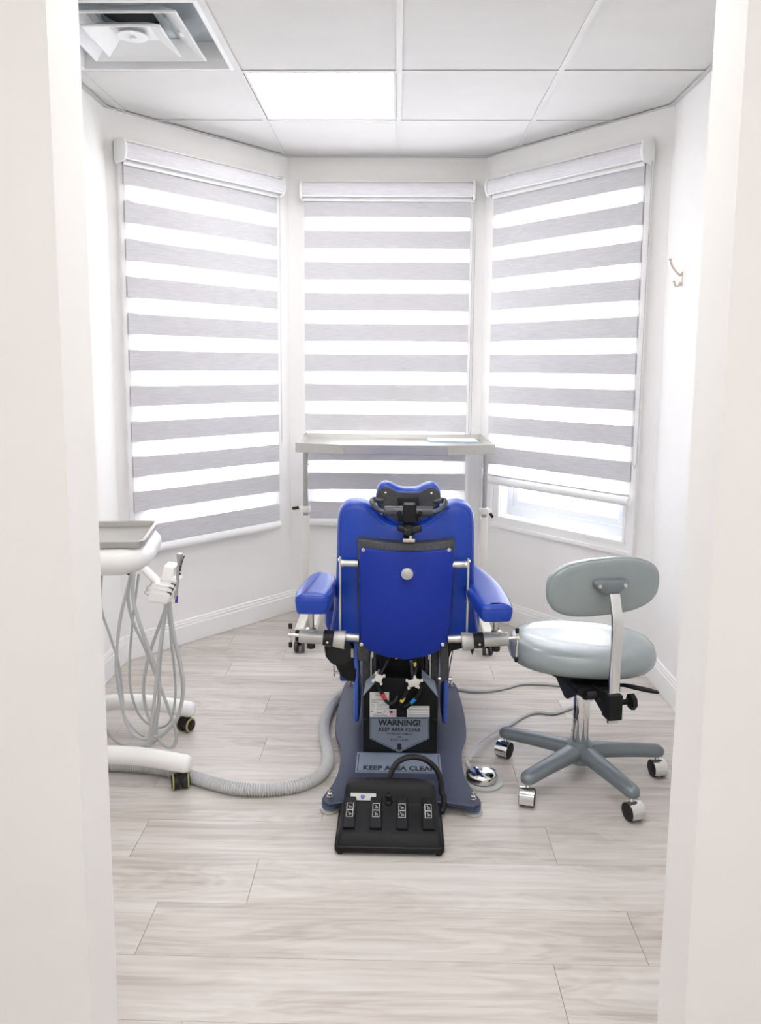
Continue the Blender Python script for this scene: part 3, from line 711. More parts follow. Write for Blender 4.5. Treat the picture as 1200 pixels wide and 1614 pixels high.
def armrest(ox, oy, oz, outline, yaw, pitch, th):
    Rm = Matrix.Rotation(R(yaw), 3, 'Z') @ Matrix.Rotation(R(pitch), 3, 'X')
    U, V, N = Rm @ Vector((1, 0, 0)), Rm @ Vector((0, 1, 0)), Rm @ Vector((0, 0, 1))
    a = obj('armrest', MB().loft(outline, [(.012, -th+.002), (.008, -th), (.004, -th+.010), (0, -.022), (.001, -.014), (.007, -.006), (.02, -.001), (.035, .0)], (ox, oy, oz), U, V, N), M_blue, ch, smooth=48)
    O = Vector((ox, oy, oz))
    ins = MB().loft(outline, [(.0025, -.0125)], O, U, V, N).v
    obj('seam', MB().tube(ins, .0016, 5, 1, closed=True), M_seam, a)
pad = sp2([(-.046, 0), (0, -.004), (.046, 0), (.056, .03), (.062, .12), (.058, .26), (.046, .36), (.02, .395), (-.02, .395), (-.042, .36), (-.054, .26), (-.060, .12), (-.056, .03)], 4)
armrest(-.268, 2.462, .672, pad, 0, -3.5, .064)
padr = sp2([(-.043, 0), (0, -.004), (.043, 0), (.054, .03), (.066, .14), (.072, .28), (.062, .42), (.048, .53), (.02, .57), (-.02, .57), (-.044, .53), (-.054, .40), (-.056, .2), (-.052, .04)], 4)
armrest(.318, 2.405, .662, padr, 6, 0, .054)

# head rest
hc = CX+.016; HZ = .037
def hp(pts): return [(aty(x, y, 2.68).x, aty(x, y, 2.68).z) for x, y in pts]
cush = sp2([(hc+x, z) for x, z in sym([(0, .956), (.03, .958), (.06, .972), (.085, .976), (.104, .962), (.112, .935), (.108, .90), (.08, .85), (.04, .82), (0, .812)])][::-1], 4)
hd = obj('headrest', MB().loft(cush, [(.03, -.095), (.010, -.085), (0, -.065), (0, -.02), (.006, -.004), (.015, 0)], (0, 2.69, HZ-.012), **XZ), M_blue, ch, smooth=50)
hpl = [(hc+x, z) for x, z in sym([(0, .932), (.036, .932), (.066, .950), (.086, .952), (.102, .940), (.110, .918), (.106, .90), (.075, .862), (.040, .838), (0, .828)])]
obj('headrest_plate', MB().loft(hpl[::-1], [(0, -.008), (0, -.001), (.001, 0)], (0, 2.681, HZ), **XZ), M_hammer, hd)
obj('plate_fold', MB().box((hc, 2.672, .876+HZ), (.072, .016, .085), bev=.004), M_blackp, hd)
for sx in (-1, 1):
    obj('screw', MB().lathe([(.0042, 0), (.0042, .002), (.002, .003)], (hc+sx*.078, 2.680, .932+HZ), (0, -1, 0), 12), M_screw, hd)
    obj('pivot_stub', MB().cyl((hc+sx*.085, 2.675, .906+HZ), (hc+sx*.118, 2.672, .908+HZ), .009, n=14, bev=.002), M_gun, hd)
obj('adjusting_bow', MB().tube([(hc-.100, 2.672, .908+HZ), (hc-.118, 2.668, .912+HZ), (hc-.124, 2.645, .908+HZ), (hc-.110, 2.615, .892+HZ), (hc-.075, 2.60, .880+HZ), (hc, 2.598, .876+HZ), (hc+.075, 2.60, .880+HZ), (hc+.110, 2.615, .892+HZ), (hc+.124, 2.645, .908+HZ), (hc+.118, 2.668, .912+HZ), (hc+.100, 2.672, .908+HZ)], .0085, 12, 6), M_gun, hd)
zb = .935
obj('clamp_bar', MB().cyl((hc-.080, 2.588, zb-.012), (hc+.080, 2.588, zb-.012), .0165, n=28, bev=.003), M_gun, hd)
obj('clamp_block', MB().loft(rrect(.044, .062, .006, 3, (hc+.003, zb-.018)), [(.0, -.05), (0, -.003), (.003, 0)], (0, 2.566, 0), **XZ), M_blackp, hd)
for sx in (-1, 1): obj('clamp_bolt', MB().lathe([(.009, 0), (.009, .004), (.006, .006)], (hc+.003+sx*.034, 2.573, zb-.016), (0, -1, 0), 6), M_blackp, hd, smooth=0)
obj('wing_knob', MB().lathe([(.010, -.012), (.022, -.008), (.026, 0), (.022, .012), (.010, .018)], (hc, 2.572, .862), (0, -.35, .93), 18).box((hc-.016, 2.563, .866), (.045, .024, .022), Matrix.Rotation(R(24), 4, 'Y'), .007, 3).box((hc+.026, 2.560, .869), (.034, .022, .024), Matrix.Rotation(R(-12), 4, 'Y'), .007, 3), M_rubber, hd)
obj('mount_bar', MB().box((hc, 2.612, .875), (.034, .014, .12), bev=.003), M_blackp, hd)
obj('mount_tab', MB().box((hc+.002, 2.598, .824), (.041, .02, .013), bev=.002).cyl((hc+.008, 2.594, .830), (hc+.008, 2.594, .840), .006, n=10), M_screw, hd)

# labels on the column and on the floor plate
FY = 2.6588
def fpt(x, y): p = aty(x, y, FY); return (p.x, p.z)
def flat(name, pts, m, par, y=FY, th=.0006):
    return obj(name, MB().loft(pts, [(0, -th), (0, 0)], (0, y, 0), **XZ), m, par, smooth=0)
def rect(x0, y0, x1, y1): return [fpt(x0, y1), fpt(x1, y1), fpt(x1, y0), fpt(x0, y0)]
wl = flat('warning_label', [fpt(583, 1130.5), fpt(583, 1164), fpt(629.5, 1186), fpt(677, 1164), fpt(677, 1130.5)], M_label, ch)
wl['label'] = 'grey shield-shaped warning sticker'
def frame_line(par, pts, w, m, y):
    for (ax, az), (bx, bz) in zip(pts, pts[1:]+pts[:1]):
        d = Vector((bx-ax, bz-az)); L = d.length; d.normalize(); n = Vector((-d.y, d.x))*w/2
        flat('printed_line', [(ax-n.x, az-n.y), (bx-n.x, bz-n.y), (bx+n.x, bz+n.y), (ax+n.x, az+n.y)], m, par, y, .0002)
frame_line(wl, [fpt(584.7, 1132.3), fpt(584.7, 1163), fpt(629.5, 1184), fpt(675.3, 1163), fpt(675.3, 1132.3)], .0016, M_ink, FY-.0003)
def ptxt(par, body, px, py, size, bold=0.0, space=1.0, xs=.8):
    q = aty(px, py, FY-.0005); return text(par, body, size, q, (1, 0, 0), (0, 0, 1), M_ink, bold, space=space, xs=xs)
ptxt(wl, 'WARNING!', 630, 1139.5, .030, .0013, 1.02, .95)
ptxt(wl, 'KEEP AREA CLEAR', 630, 1150.3, .0186, .0006, 1.06, .92)
ptxt(wl, 'TO PREVENT DAMAGE', 630, 1157, .0112, .0001, 1.0)
ptxt(wl, 'OR', 630, 1161.7, .0105, .0001)
ptxt(wl, 'BODILY INJURY', 630, 1166.4, .0112, .0001)
flat('arrow_mark', [fpt(626.5, 1172), fpt(633, 1172), fpt(633, 1179), fpt(635.5, 1179), fpt(629.7, 1182.5), fpt(624, 1179), fpt(626.5, 1179)][::-1], M_ink, wl, FY-.0003, .0002)
sl = flat('rating_label', rect(583, 1091, 613.5, 1130), M_labelw, ch)
for y, a, b in ((1093.5, 592, 611), (1096, 592, 608), (1103, 585, 607), (1105.3, 585, 592), (1107.5, 585, 597), (1111, 585, 591), (1111, 594, 608), (1114, 585, 591), (1114, 594, 603), (1117.3, 585, 591), (1117.3, 593, 611), (1123.5, 594, 602), (1125.3, 590, 607), (1127.2, 587, 611)):
    flat('printed_line', rect(a, y-.45, b, y+.45), M_inkg, sl, FY-.0003, .0002)
flat('printed_line', rect(586, 1120, 587.6, 1122), M_ink, sl, FY-.0003, .0002)
frame_line(sl, [fpt(604.5, 1123), fpt(609, 1123), fpt(606.8, 1119)], .0008, M_inkg, FY-.0003)
fs_ = flat('flag_sticker', rect(613.6, 1118, 625, 1130), M_labelw, ch)
for k in range(7): flat('flag_stripe', rect(614.6, 1119.8+k*1.22, 623.8, 1120.5+k*1.22), M_flagred, fs_, FY-.0003, .0002)
flat('flag_canton', rect(614.6, 1119.8, 618.8, 1124), M_flagblue, fs_, FY-.0004, .0002)
il = flat('patent_label', [fpt(642, 1130), fpt(677.3, 1130), fpt(677.3, 1113), fpt(648, 1113), fpt(642, 1118)], M_labelw, ch)
for y in (1114.8, 1118.8, 1122.8, 1126.8, 1128.5): flat('printed_line', rect(644 if y > 1116 else 649, y-.4, 676, y+.4), M_inkg, il, FY-.0003, .0002)
# floor label
zl = .0457
c4 = [atz(563, 1187, zl), atz(692, 1187, zl), atz(698, 1219.5, zl), atz(560, 1219.5, zl)]
xa, xb = (c4[0].x+c4[3].x)/2, (c4[1].x+c4[2].x)/2; yf, yb = c4[2].y, 2.653
kl = obj('floor_warning_label', MB().span((xa, yf, .0450), (xb, yb, zl)), M_labelplate, ch, smooth=0); kl['label'] = 'pale blue KEEP AREA CLEAR plate'
for a, b, c, d in ((xa+.006, yf+.006, xa+.0085, yb-.01), (xb-.0085, yf+.006, xb-.006, yb-.01), (xa+.006, yf+.006, xb-.006, yf+.0085)):
    obj('printed_line', MB().span((a, b, zl), (c, d, zl+.0002)), M_ink, kl, smooth=0)
text(kl, 'KEEP AREA CLEAR', .040, ((xa+xb)/2+.002, yf+.030, zl+.0004), (1, 0, 0), (0, 1, 0), M_ink, .0016, space=1.02, xs=.74)

# cables and white cable clamps on the column
def cpx(pts, off=0): return [aty(x, y, FY-.012-o) for x, y, o in pts]
def cable(pts, r=.0062): return obj('cable', MB().tube(cpx(pts), r, 10, 6), M_rubber, ch)
c1 = cable([(614, 1036, -.02), (608, 1048, -.01), (600, 1062, .004), (594, 1072, .006), (597, 1084, .004), (604, 1095, .004), (609, 1105, .004), (616, 1109, .002), (623, 1104, 0), (627, 1097, -.012)])
c2 = cable([(655, 1040, -.02), (656, 1054, -.008), (652, 1066, .003), (647, 1080, .004), (640, 1092, .004), (634, 1104, .002), (633, 1110, -.012)])
c3 = cable([(648, 1036, -.02), (649, 1050, -.008), (651, 1066, .003), (662, 1082, .004), (660, 1094, .004), (651, 1105, .002), (641, 1111, -.004), (636, 1112, -.012)])
def band(par, a, b, m): 
    p, q = cpx([a, b]); obj('colour_band', MB().cyl(p, q, .0069, n=12), m, par)
band(c1, (602.5, 1093.5, .004), (607.5, 1101.5, .004), M_red); band(c2, (637, 1099, .003), (633, 1106, .002), M_yellow); band(c3, (655, 1101.5, .003), (648, 1108, .002), M_cyan)
band(c3, (648.3, 1041, -.016), (649, 1047, -.012), M_cyan); band(c2, (654.5, 1044, -.016), (655.6, 1050.5, -.012), M_yellow)
for (x, y, ang, sc) in ((597, 1069, 20, 1.0), (649, 1077, -14, .9), (657, 1075, 25, .9)):
    q = aty(x, y, FY-.026); mb = MB(); Mr = Matrix.Rotation(R(ang), 4, 'Y')
    mb.box(q, (.026*sc, .012, .026*sc), Mr, .003)
    for k in range(4):
        a = R(45+90*k); d = Mr.to_3x3() @ Vector((math.cos(a)*.021*sc, 0, math.sin(a)*.021*sc))
        mb.cyl(q+d*.5, q+d, .0032, n=8); mb.cyl(q+d+Vector((0, -.005, 0)), q+d+Vector((0, .005, 0)), .0046, n=10)
    obj('cable_clamp', mb, M_clip, ch)

# ================================================================== FOOT CONTROL
fc = thing('foot_control', (-.010, 2.23, 0), 'black four-pedal foot control box on the floor in front of the chair plate', 'foot control')
def sec(y, w, z0, z1, rnd):
    o = rrect(w, z1-z0, rnd, 4, (-.010, (z0+z1)/2)); return [Vector((x, y, z)) for x, z in o]
def hull(name, secs, m, par):
    n = len(secs[0]); mb = MB(); mb.add([p for s in secs for p in s], [(k*n+i, k*n+(i+1) % n, (k+1)*n+(i+1) % n, (k+1)*n+i) for k in range(len(secs)-1) for i in range(n)]+[tuple(range(n)), tuple((len(secs)-1)*n+i for i in range(n))])
    return obj(name, mb, m, par, smooth=40)
# side profile (y, z) of the moulded cover swept across with rounded ends
def cover(name, prof, w0, w1, m, par):
    # stack of horizontal rounded rectangles front/back measured at each height
    mb = MB(); rings = []
    for z, ya, yb, w, r in prof:
        rings.append([Vector((-.010+x, (ya+yb)/2+y, z)) for x, y in rrect(w, yb-ya, r, 5)])
    n = len(rings[0]); mb.add([p for s in rings for p in s], [(k*n+i, k*n+(i+1) % n, (k+1)*n+(i+1) % n, (k+1)*n+i) for k in range(len(rings)-1) for i in range(n)]+[tuple(range(n)), tuple((len(rings)-1)*n+i for i in range(n))])
    return obj(name, mb, m, par, smooth=24)
cover('base_tray', [(.010, 2.125, 2.325, .314, .012), (.012, 2.123, 2.327, .318, .014), (.026, 2.123, 2.327, .318, .014), (.028, 2.126, 2.324, .312, .012)], 0, 0, M_blackp, fc)
cover('cover', [(.028, 2.128, 2.322, .308, .014), (.040, 2.134, 2.320, .304, .014), (.052, 2.143, 2.319, .298, .014), (.0555, 2.149, 2.3185, .294, .014), (.064, 2.176, 2.318, .291, .012), (.076, 2.215, 2.317, .288, .012), (.086, 2.247, 2.316, .286, .012), (.090, 2.252, 2.315, .283, .014), (.120, 2.266, 2.313, .277, .016), (.134, 2.275, 2.310, .268, .013), (.138, 2.281, 2.306, .25, .009), (.143, 2.286, 2.303, .15, .006)], 0, 0, M_pedal, fc)
sl0 = (.0645-.0555, 2.176-2.149)
TY0, TZ0, TY1, TZ1 = 2.158, .060, 2.262, .098
tv = Vector((0, TY1-TY0, TZ1-TZ0)); tl = tv.length; tv.normalize(); tn = Vector((0, -tv.z, tv.y))
for k, cx_px in enumerate((551, 592.5, 634, 675.5)):
    x = aty(cx_px, 1290, 2.19).x
    O = Vector((x, TY0, TZ0+.006))
    td = obj('pedal', MB().loft(rrect(.035, tl, .003, 2, (0, tl/2)), [(.001, -.022), (0, -.02), (0, 0), (.002, .002)], O, (1, 0, 0), tv, tn), M_blackp, fc, smooth=30)
    for r0 in (.036, .0605):
        C = O+tv*(r0+.012)+tn*.0022
        for (ux, uv, w, h) in ((-.0095, 0, .0013, .0245), (.0095, 0, .0013, .0245), (0, .0117, .0203, .0013), (0, -.0117, .0203, .0013)):
            obj('icon_frame', MB().loft(rrect(w, h, .0003, 1, (ux, uv)), [(0, 0), (0, .0003)], C, (1, 0, 0), tv, tn), M_icon, td, smooth=0)
        sgn = (1, -1)[(k+int(r0 > .05)) % 2]
        pts = [(-.005, .006), (-.0025, .001), (.003, 0), (.0055, -.005)] if k in (0, 2) else [(-.004, .005), (-.001, .006), (.0005, .001), (.0045, -.001), (.005, -.006)]
        if sgn < 0: pts = [(a, b*.85-.001) for a, b in pts]
        obj('chair_icon', MB().tube([C+Vector((a, 0, 0))+tv*b+tn*.0003 for a, b in pts], .0006, 5, 3), M_icon, td)
        obj('chair_icon', MB().tube([C+Vector((-.001, 0, 0))+tv*-.0015+tn*.0003, C+Vector((.001, 0, 0))+tv*-.0055+tn*.0003, C+Vector((-.002, 0, 0))+tv*-.0058+tn*.0003], .0006, 5, 2), M_icon, td)
st_ = obj('logo_sticker', MB().loft(rrect(.077, .020, .001, 1), [(0, 0), (0, .0006)], (aty(573, 1257, 2.262).x, 2.2592, .1045), (1, 0, 0), (0, .42, .907), (0, -.907, .42)), M_labelw, fc, smooth=0)
lo = Vector((aty(572, 1257, 2.262).x, 2.2584, .1047)); obj('logo_mark', MB().lathe([(.006, 0), (.006, .0004), (.0035, .0004), (.0035, 0)], lo, (0, -.907, .42), 18, cap=False).loft(rrect(.008, .0016, .0002, 1), [(0, 0), (0, .0004)], lo, (.7, .3, .63), (-.7, .3, .63), (0, -.907, .42)).loft(rrect(.008, .0016, .0002, 1), [(0, 0), (0, .0004)], lo, (.7, -.3, -.63), (.7, .3, .63), (0, -.907, .42)), M_flagblue, fc, smooth=0)
sp_ = aty(613, 1254, 2.258); obj('selector_knob', MB().lathe([(.013, 0), (.0115, .004), (.0085, .008), (.0085, .022), (.0095, .024), (.009, .028), (.005, .029), (.004, .026)], (sp_.x, 2.255, .093), (0, -.25, .97), 20), M_rubber, fc)
for sx in (-1, 1):
    for y in (2.14, 2.31): obj('rubber_foot', MB().cyl((-.010+sx*.142, y, 0), (-.010+sx*.142, y, .012), .011, n=14, bev=.002), M_rubber, fc)
    for y in (2.16, 2.29): obj('side_screw', MB().lathe([(0, 0), (.004, 0), (.003, .002), (0, .0025)], (-.010+sx*.158, y, .019), (sx, 0, 0), 10, cap=False), M_screw, fc)
p0 = aty(612, 1226, 2.32)
obj('control_cable', MB().tube([(p0.x-.004, 2.30, .10), (p0.x-.002, 2.318, .118), aty(622, 1207, 2.345), aty(636, 1196, 2.36), aty(653, 1193, 2.37), aty(672, 1198, 2.37), aty(687, 1211, 2.365), aty(695, 1230, 2.36), aty(696, 1248, 2.35), (.158, 2.343, .062), (.156, 2.334, .030), (.150, 2.322, .020)], .0088, 12, 6), M_rubber, fc)

# ================================================================== FOOT SWITCH AND ITS AIR LINES
c = Vector((.300, 2.555, 0))
fsw = thing('foot_switch', c, 'round chrome foot switch disc on the floor between chair plate and stool', 'foot switch')
obj('base_ring', MB().lathe([(.0, 0), (.062, 0), (.064, .002), (.064, .006), (.060, .008)], c+Vector((.006, -.008, 0)), n=40), M_tube, fsw)
obj('chrome_dome', MB().lathe([(.0515, .010), (.054, .012), (.054, .028), (.052, .033), (.040, .041), (.022, .0455), (.006, .047), (0, .047)], c, n=40, cap=False), M_chrome, fsw)
obj('rim_gap', MB().cyl(c+Vector((0, 0, .008)), c+Vector((0, 0, .011)), .050, n=32), M_rubber, fsw)
fit = atz(736, 1206, .03); obj('hose_fitting', MB().cyl((fit.x+.012, fit.y, .018), (fit.x-.002, fit.y+.008, .042), .009, n=14, bev=.002), M_tube, fsw)
for dx, dz in ((0, 0), (.010, .006)):
    P = [Vector((fit.x-.002, fit.y+.008, .040))+Vector((dx, 0, dz))]
    P += [atz(x+dx*200, y, z) for x, y, z in ((741, 1190, .05), (752, 1172, .05), (768, 1160, .035), (782, 1152, .02))]
    P += [atz(x, y+dx*150, .006) for x, y in ((806, 1141), (820, 1132), (836, 1124), (850, 1122), (872, 1124), (890, 1119), (905, 1113), (925, 1104), (936, 1097), (930, 1090), (905, 1084), (880, 1079), (850, 1076.5), (820, 1077.5), (800, 1083), (780, 1087), (750, 1089), (725, 1086), (700, 1083))]
    obj('air_line', MB().tube(P, .0042, 8, 6), M_tube, fsw)

# ================================================================== CORRUGATED HOSE
P = [atz(x, y, .021) for x, y in ((600, 1072), (572, 1080), (545, 1091), (526, 1107), (514, 1130), (511, 1155), (516, 1180), (517, 1200), (508, 1218), (490, 1231), (465, 1240), (435, 1244), (400, 1245), (365, 1242), (330, 1233), (295, 1222), (250, 1212), (200, 1207), (150, 1205), (110, 1206), (60, 1210))]
dense = spline(P, 60); acc = [dense[0]]; L = 0
step = .0022; prev = dense[0]; need = step
for a, b in zip(dense, dense[1:]):
    seg = (b-a).length; t = need
    while t <= seg: acc.append(a+(b-a)*(t/seg)); t += step
    need = t-seg
tag(obj('suction_hose', MB().tube(acc, .02, 14, 1, rf=lambda i: .0212 if (i % 4) in (0, 1) else .0155), M_hose, smooth=60), 'grey corrugated suction hose curling over the floor from the chair plate', 'hose')

# ================================================================== STOOL
SC = Vector((.638, 2.60, 0)); ST = R(13)
stool = thing('operator_stool', SC, 'grey vinyl operator stool with oval backrest on five chrome-hooded casters', 'stool')
RS = Matrix.Rotation(ST, 3, 'Z')
def S(x, y, z): return SC+RS @ Vector((x, y, z))
su, sv = RS @ Vector((1, 0, 0)), RS @ Vector((0, 1, 0)); sz = Vector((0, 0, 1))
obj('hub', MB().lathe([(.040, .058), (.050, .064), (.052, .10), (.046, .122), (.034, .130), (.028, .132)], SC, n=32), M_stoolb, stool)
for k in range(5):
    a = R(149+72*k); d = Vector((math.cos(a), math.sin(a), 0)); pt = Vector((-d.y, d.x, 0))
    # tapered rounded-top arm
    rings = []
    for r, z, w, h in ((.025, .098, .036, .052), (.09, .096, .030, .048), (.20, .091, .026, .044), (.268, .087, .025, .042), (.284, .086, .022, .036), (.293, .085, .013, .022)):
        rings.append([SC+d*r+pt*(w*math.copysign(abs(math.cos(t))**.8, math.cos(t)))+sz*(z+h/2*math.copysign(abs(math.sin(t))**.8, math.sin(t))) for t in [2*math.pi*i/16 for i in range(16)]])
    mb = MB(); n = 16
    mb.add([p for q in rings for p in q], [(i*n+j, i*n+(j+1) % n, (i+1)*n+(j+1) % n, (i+1)*n+j) for i in range(len(rings)-1) for j in range(n)]+[tuple(range(n)), tuple((len(rings)-1)*n+j for j in range(n))])
    obj('base_arm', mb, M_stoolb, stool, smooth=60)
    # hooded twin-wheel caster
    c0 = SC+d*.272; th = (R(35), R(15), R(-20), R(-10), R(25))[k]; ax = Vector((math.cos(th), -math.sin(th), 0)); off = ax.cross(sz)*.012
    w0 = c0+off+Vector((0, 0, .0285))
    cs = obj('caster', MB().cyl(c0+Vector((0, 0, .04)), c0+Vector((0, 0, .072)), .007, n=12), M_chrome, stool)
    for sg in (-1, 1): obj('wheel', MB().cyl(w0+ax*sg*.006, w0+ax*sg*.025, .0285, n=28, bev=.004), M_rubber, cs)
    hood = []
    bw = ax.cross(sz)
    for sgx in (-.023, .023):
        hood.append([w0+ax*sgx+bw*(.0315*math.cos(t))+sz*(.0315*math.sin(t)) for t in [R(-25+i*230/20) for i in range(21)]])
    inner_ = [[w0+ax*sgx+bw*(.030*math.cos(t))+sz*(.030*math.sin(t)) for t in [R(-25+i*230/20) for i in range(21)]] for sgx in (.023, -.023)]
    obj('caster_hood', MB().grid(hood+inner_+[hood[0]]), M_chrome, cs)
obj('gas_lift', MB().cyl(S(0, 0, .128), S(0, 0, .315), .0275, n=32, bev=.002), M_chrome, stool)
obj('gas_piston', MB().cyl(S(0, 0, .31), S(0, 0, .39), .014, n=20), M_chrome, stool)
obj('lift_collar', MB().cyl(S(0, 0, .300), S(0, 0, .322), .0292, n=32, bev=.003), M_rubber, stool)
# seat
so = [(x, y) for x, y in sellipse(.250, .208, 2.3, 64, R(-22))]
seat_ = obj('seat', MB().loft(so, [(.06, .388), (.03, .390), (.016, .394), (.004, .408), (0, .424), (.001, .438), (.006, .453), (.016, .465), (.032, .472), (.06, .476), (.11, .477), (.15, .476)], S(.026, .078, 0), su, sv), M_greyv, stool, smooth=60)
obj('seat_pan', MB().loft(sellipse(.135, .115, 3, 40), [(0, .370), (0, .389)], S(.02, .05, 0), su, sv), M_blackp, stool)
# mechanism
mech = obj('tilt_mechanism', MB().box(S(0, -.02, .358), (.15, .20, .022), Matrix.Rotation(ST, 4, 'Z'), .004).add([S(x, y, z) for x in (-.075, -.066) for y, z in ((.10, .37), (-.10, .37), (-.13, .36), (-.04, .302), (-.02, .302))], [(0, 1, 2, 3, 4), (9, 8, 7, 6, 5)]+[(i, (i+1) % 5, (i+1) % 5+5, i+5) for i in range(5)]).box(S(.01, -.08, .335), (.11, .05, .03), Matrix.Rotation(ST, 4, 'Z'), .006), M_blackp, stool)
obj('tension_spring', MB().cyl(S(-.05, -.13, .352), S(.02, -.135, .352), .012, n=14, bev=.003), M_rubber, stool)
BY = -.205
obj('back_bracket', MB().box(S(.003, BY+.005, .343), (.046, .052, .082), Matrix.Rotation(ST, 4, 'Z'), .004).add([S(x, y, z) for x in (-.020, -.014) for y, z in ((BY, .384), (-.10, .372), (-.09, .345), (BY, .302))], [(0, 1, 2, 3), (7, 6, 5, 4), (0, 1, 5, 4), (1, 2, 6, 5), (2, 3, 7, 6), (3, 0, 4, 7)]), M_blackp, stool)
obj('bracket_bolt', MB().lathe([(.009, 0), (.009, .004), (.005, .006)], S(-.021, -.165, .345), -su, 12), M_rubber, stool)
# chrome upright: flat bar bent forward at the top
path = [(.288, 0), (.34, 0), (.45, 0), (.55, -.004), (.62, -.002), (.65, .008), (.685, .02), (.70, .026)]
def bar(mb, hw, ht):
    rr = rrect(2*hw, 2*ht, .005, 3); n = len(rr); vs = []
    P = spline([(0, BY+y, z) for z, y in path], 4)
    for i, p in enumerate(P):
        w = 1.0 if i > 3 else 1.0
        vs += [S(.003+x*w, p.y+y, p.z) for x, y in rr]
    return mb.add(vs, [(i*n+j, i*n+(j+1) % n, (i+1)*n+(j+1) % n, (i+1)*n+j) for i in range(len(P)-1) for j in range(n)]+[tuple(range(n)), tuple((len(P)-1)*n+j for j in range(n))])
obj('back_upright', bar(MB(), .0175, .009), M_chrome, stool)
ks = S(.028, BY+.005, .35)
obj('clamp_knob', MB().cyl(ks, ks+su*.035, .009, n=16).lathe([(.014, 0), (.026, .003), (.027, .016), (.020, .021)], ks+su*.032, su, 7), M_blackp, stool, smooth=20)
def paddle(a, b, c_, w, nm):
    obj(nm, MB().tube([a, (a+b)/2, b], .006, 10, 4).loft(sellipse((c_-b).length/2+.012, w, 2.4, 28), [(.002, -.004), (0, -.002), (0, .002), (.002, .004)], (b+c_)/2, (c_-b).normalized(), (c_-b).normalized().cross(sz).normalized(), sz), M_blackp, stool)
paddle(S(.06, -.09, .362), S(.10, -.105, .362), S(.185, -.145, .350), .014, 'tilt_lever')
paddle(S(.06, -.02, .366), S(.10, -.03, .375), S(.155, -.035, .385), .011, 'height_lever')
# backrest
bo_ = sellipse(.187, .094, 2.7, 64, R(3))
bc = S(-.010, BY+.062, .708); tilt = R(-6)
bn = (-sv)*math.cos(tilt)+sz*math.sin(-tilt)*-1; bn.normalize(); bu = Matrix.Rotation(R(-1), 3, 'Z') @ su; bv = bu.cross(bn)*-1
if bv.z < 0: bv = -bv
br = obj('backrest', MB().loft(bo_, [(.05, -.052), (.02, -.048), (.006, -.038), (0, -.022), (0, -.006), (.002, 0), (.006, .003), (.02, .004)], bc, bu, bv, bn), M_greyv, stool, smooth=60)
obj('welt', MB().tube(MB().loft(bo_, [(-.0005, -.006)], bc, bu, bv, bn).v, .0018, 5, 1, closed=True), M_greyv, br)
bm_ = S(.003, BY+.062, .706)
bko = sp2([(-.058, .008), (-.056, .022), (-.035, .026), (.035, .026), (.056, .022), (.058, .008), (.045, -.008), (.024, -.024), (0, -.027), (-.024, -.024), (-.045, -.008)], 4)
bb = obj('back_mount', MB().loft(bko, [(0, 0), (0, .012), (.003, .018), (.009, .022)], bm_+bn*.003+Vector((0, 0, .008)), bu, bv, bn), M_stoolb, stool)
for sx, m_ in ((-1, M_nickel), (1, M_screw)):
    obj('screw', MB().lathe([(.0066, 0), (.0066, .002), (.004, .0035), (.002, .002)], bm_+bn*.0245+bu*(.043*sx)+bv*.017, bn, 14), m_, bb)

# ================================================================== TRAY TABLE
tt = thing('tray_table', (-.01, 4.02, 0), 'wide steel overbed tray table on two beige adjustable legs before the centre window', 'table')
TO = [(-.485, 3.775), (-.25, 3.690), (.238, 3.690), (.468, 3.775), (.458, 4.330), (-.502, 4.330)]
top = obj('tray_top', MB().loft(TO, [(.03, .990), (.001, .988), (0, .990), (0, 1.032), (.002, 1.034), (.008, 1.034), (.012, 1.032), (.020, 1.012), (.03, 1.010)]), M_steel, tt, smooth=0)
for i, p in enumerate(TO[:1]+TO[3:]):
    q = Vector((p[0]*.985, p[1], 1.034)); obj('corner_weld', MB().lathe([(.006, -.002), (.006, .001), (.003, .003)], q+Vector((0, .006 if p[1] < 4 else -.006, 0)), n=10), M_steel, top)
for sx, lx in ((-1, -.468), (1, .452)):
    y = 4.05
    obj('upper_leg', MB().span((lx-.0125, y-.0125, .60), (lx+.0125, y+.0125, .989), .003), M_grey_enamel, tt)
    obj('leg_bolt', MB().cyl((lx-.018, y, .895), (lx+.018, y, .895), .004, n=8), M_screw, tt)
    obj('lower_leg', MB().span((lx-.018, y-.018, .128), (lx+.018, y+.018, .630), .003), M_beige, tt)
    cl = obj('height_clamp', MB().span((lx-.022, y-.024, .648), (lx+.022, y+.024, .680), .004).span((lx+sx*.022-.012, y-.012, .652), (lx+sx*.022+.012, y+.012, .676), .003), M_beige, tt)
    obj('clamp_lever', MB().box((lx+sx*(.052 if sx < 0 else .036), y-.004, .668 if sx < 0 else .645), (.036, .014, .016), Matrix.Rotation(R(-8 if sx < 0 else 58), 4, 'Y'), .004), M_rubber, cl)
    obj('base_rail', MB().span((lx-.022, 3.735, .062), (lx+.022, 4.32 if sx < 0 else 4.24, .128), .004), M_beige, tt)
    obj('rail_end', MB().span((lx-.019, 3.728, .066), (lx+.019, 3.738, .122), .003), M_rubber, tt)
    obj('inner_rail', MB().span((lx-sx*.062-.015, 3.80, .075), (lx-sx*.062+.015, 4.20, .125), .003), M_beige, tt)
    obj('rail_bracket', MB().span((lx-sx*.01, 4.02, .085), (lx-sx*.06, 4.08, .115), .003), M_beige, tt)
    for yy in (3.775, 4.22 if sx > 0 else 4.26):
        cc = obj('caster', MB().cyl((lx, yy, .03), (lx, yy, .064), .008, n=12).box((lx, yy-.006, .05), (.022, .035, .018), bev=.004), M_rubber, tt)
        for g in (-1, 1):
            obj('wheel', MB().cyl((lx+g*.006, yy-.012, .031), (lx+g*.024, yy-.010, .031), .031, n=28, bev=.004), M_gun, cc)
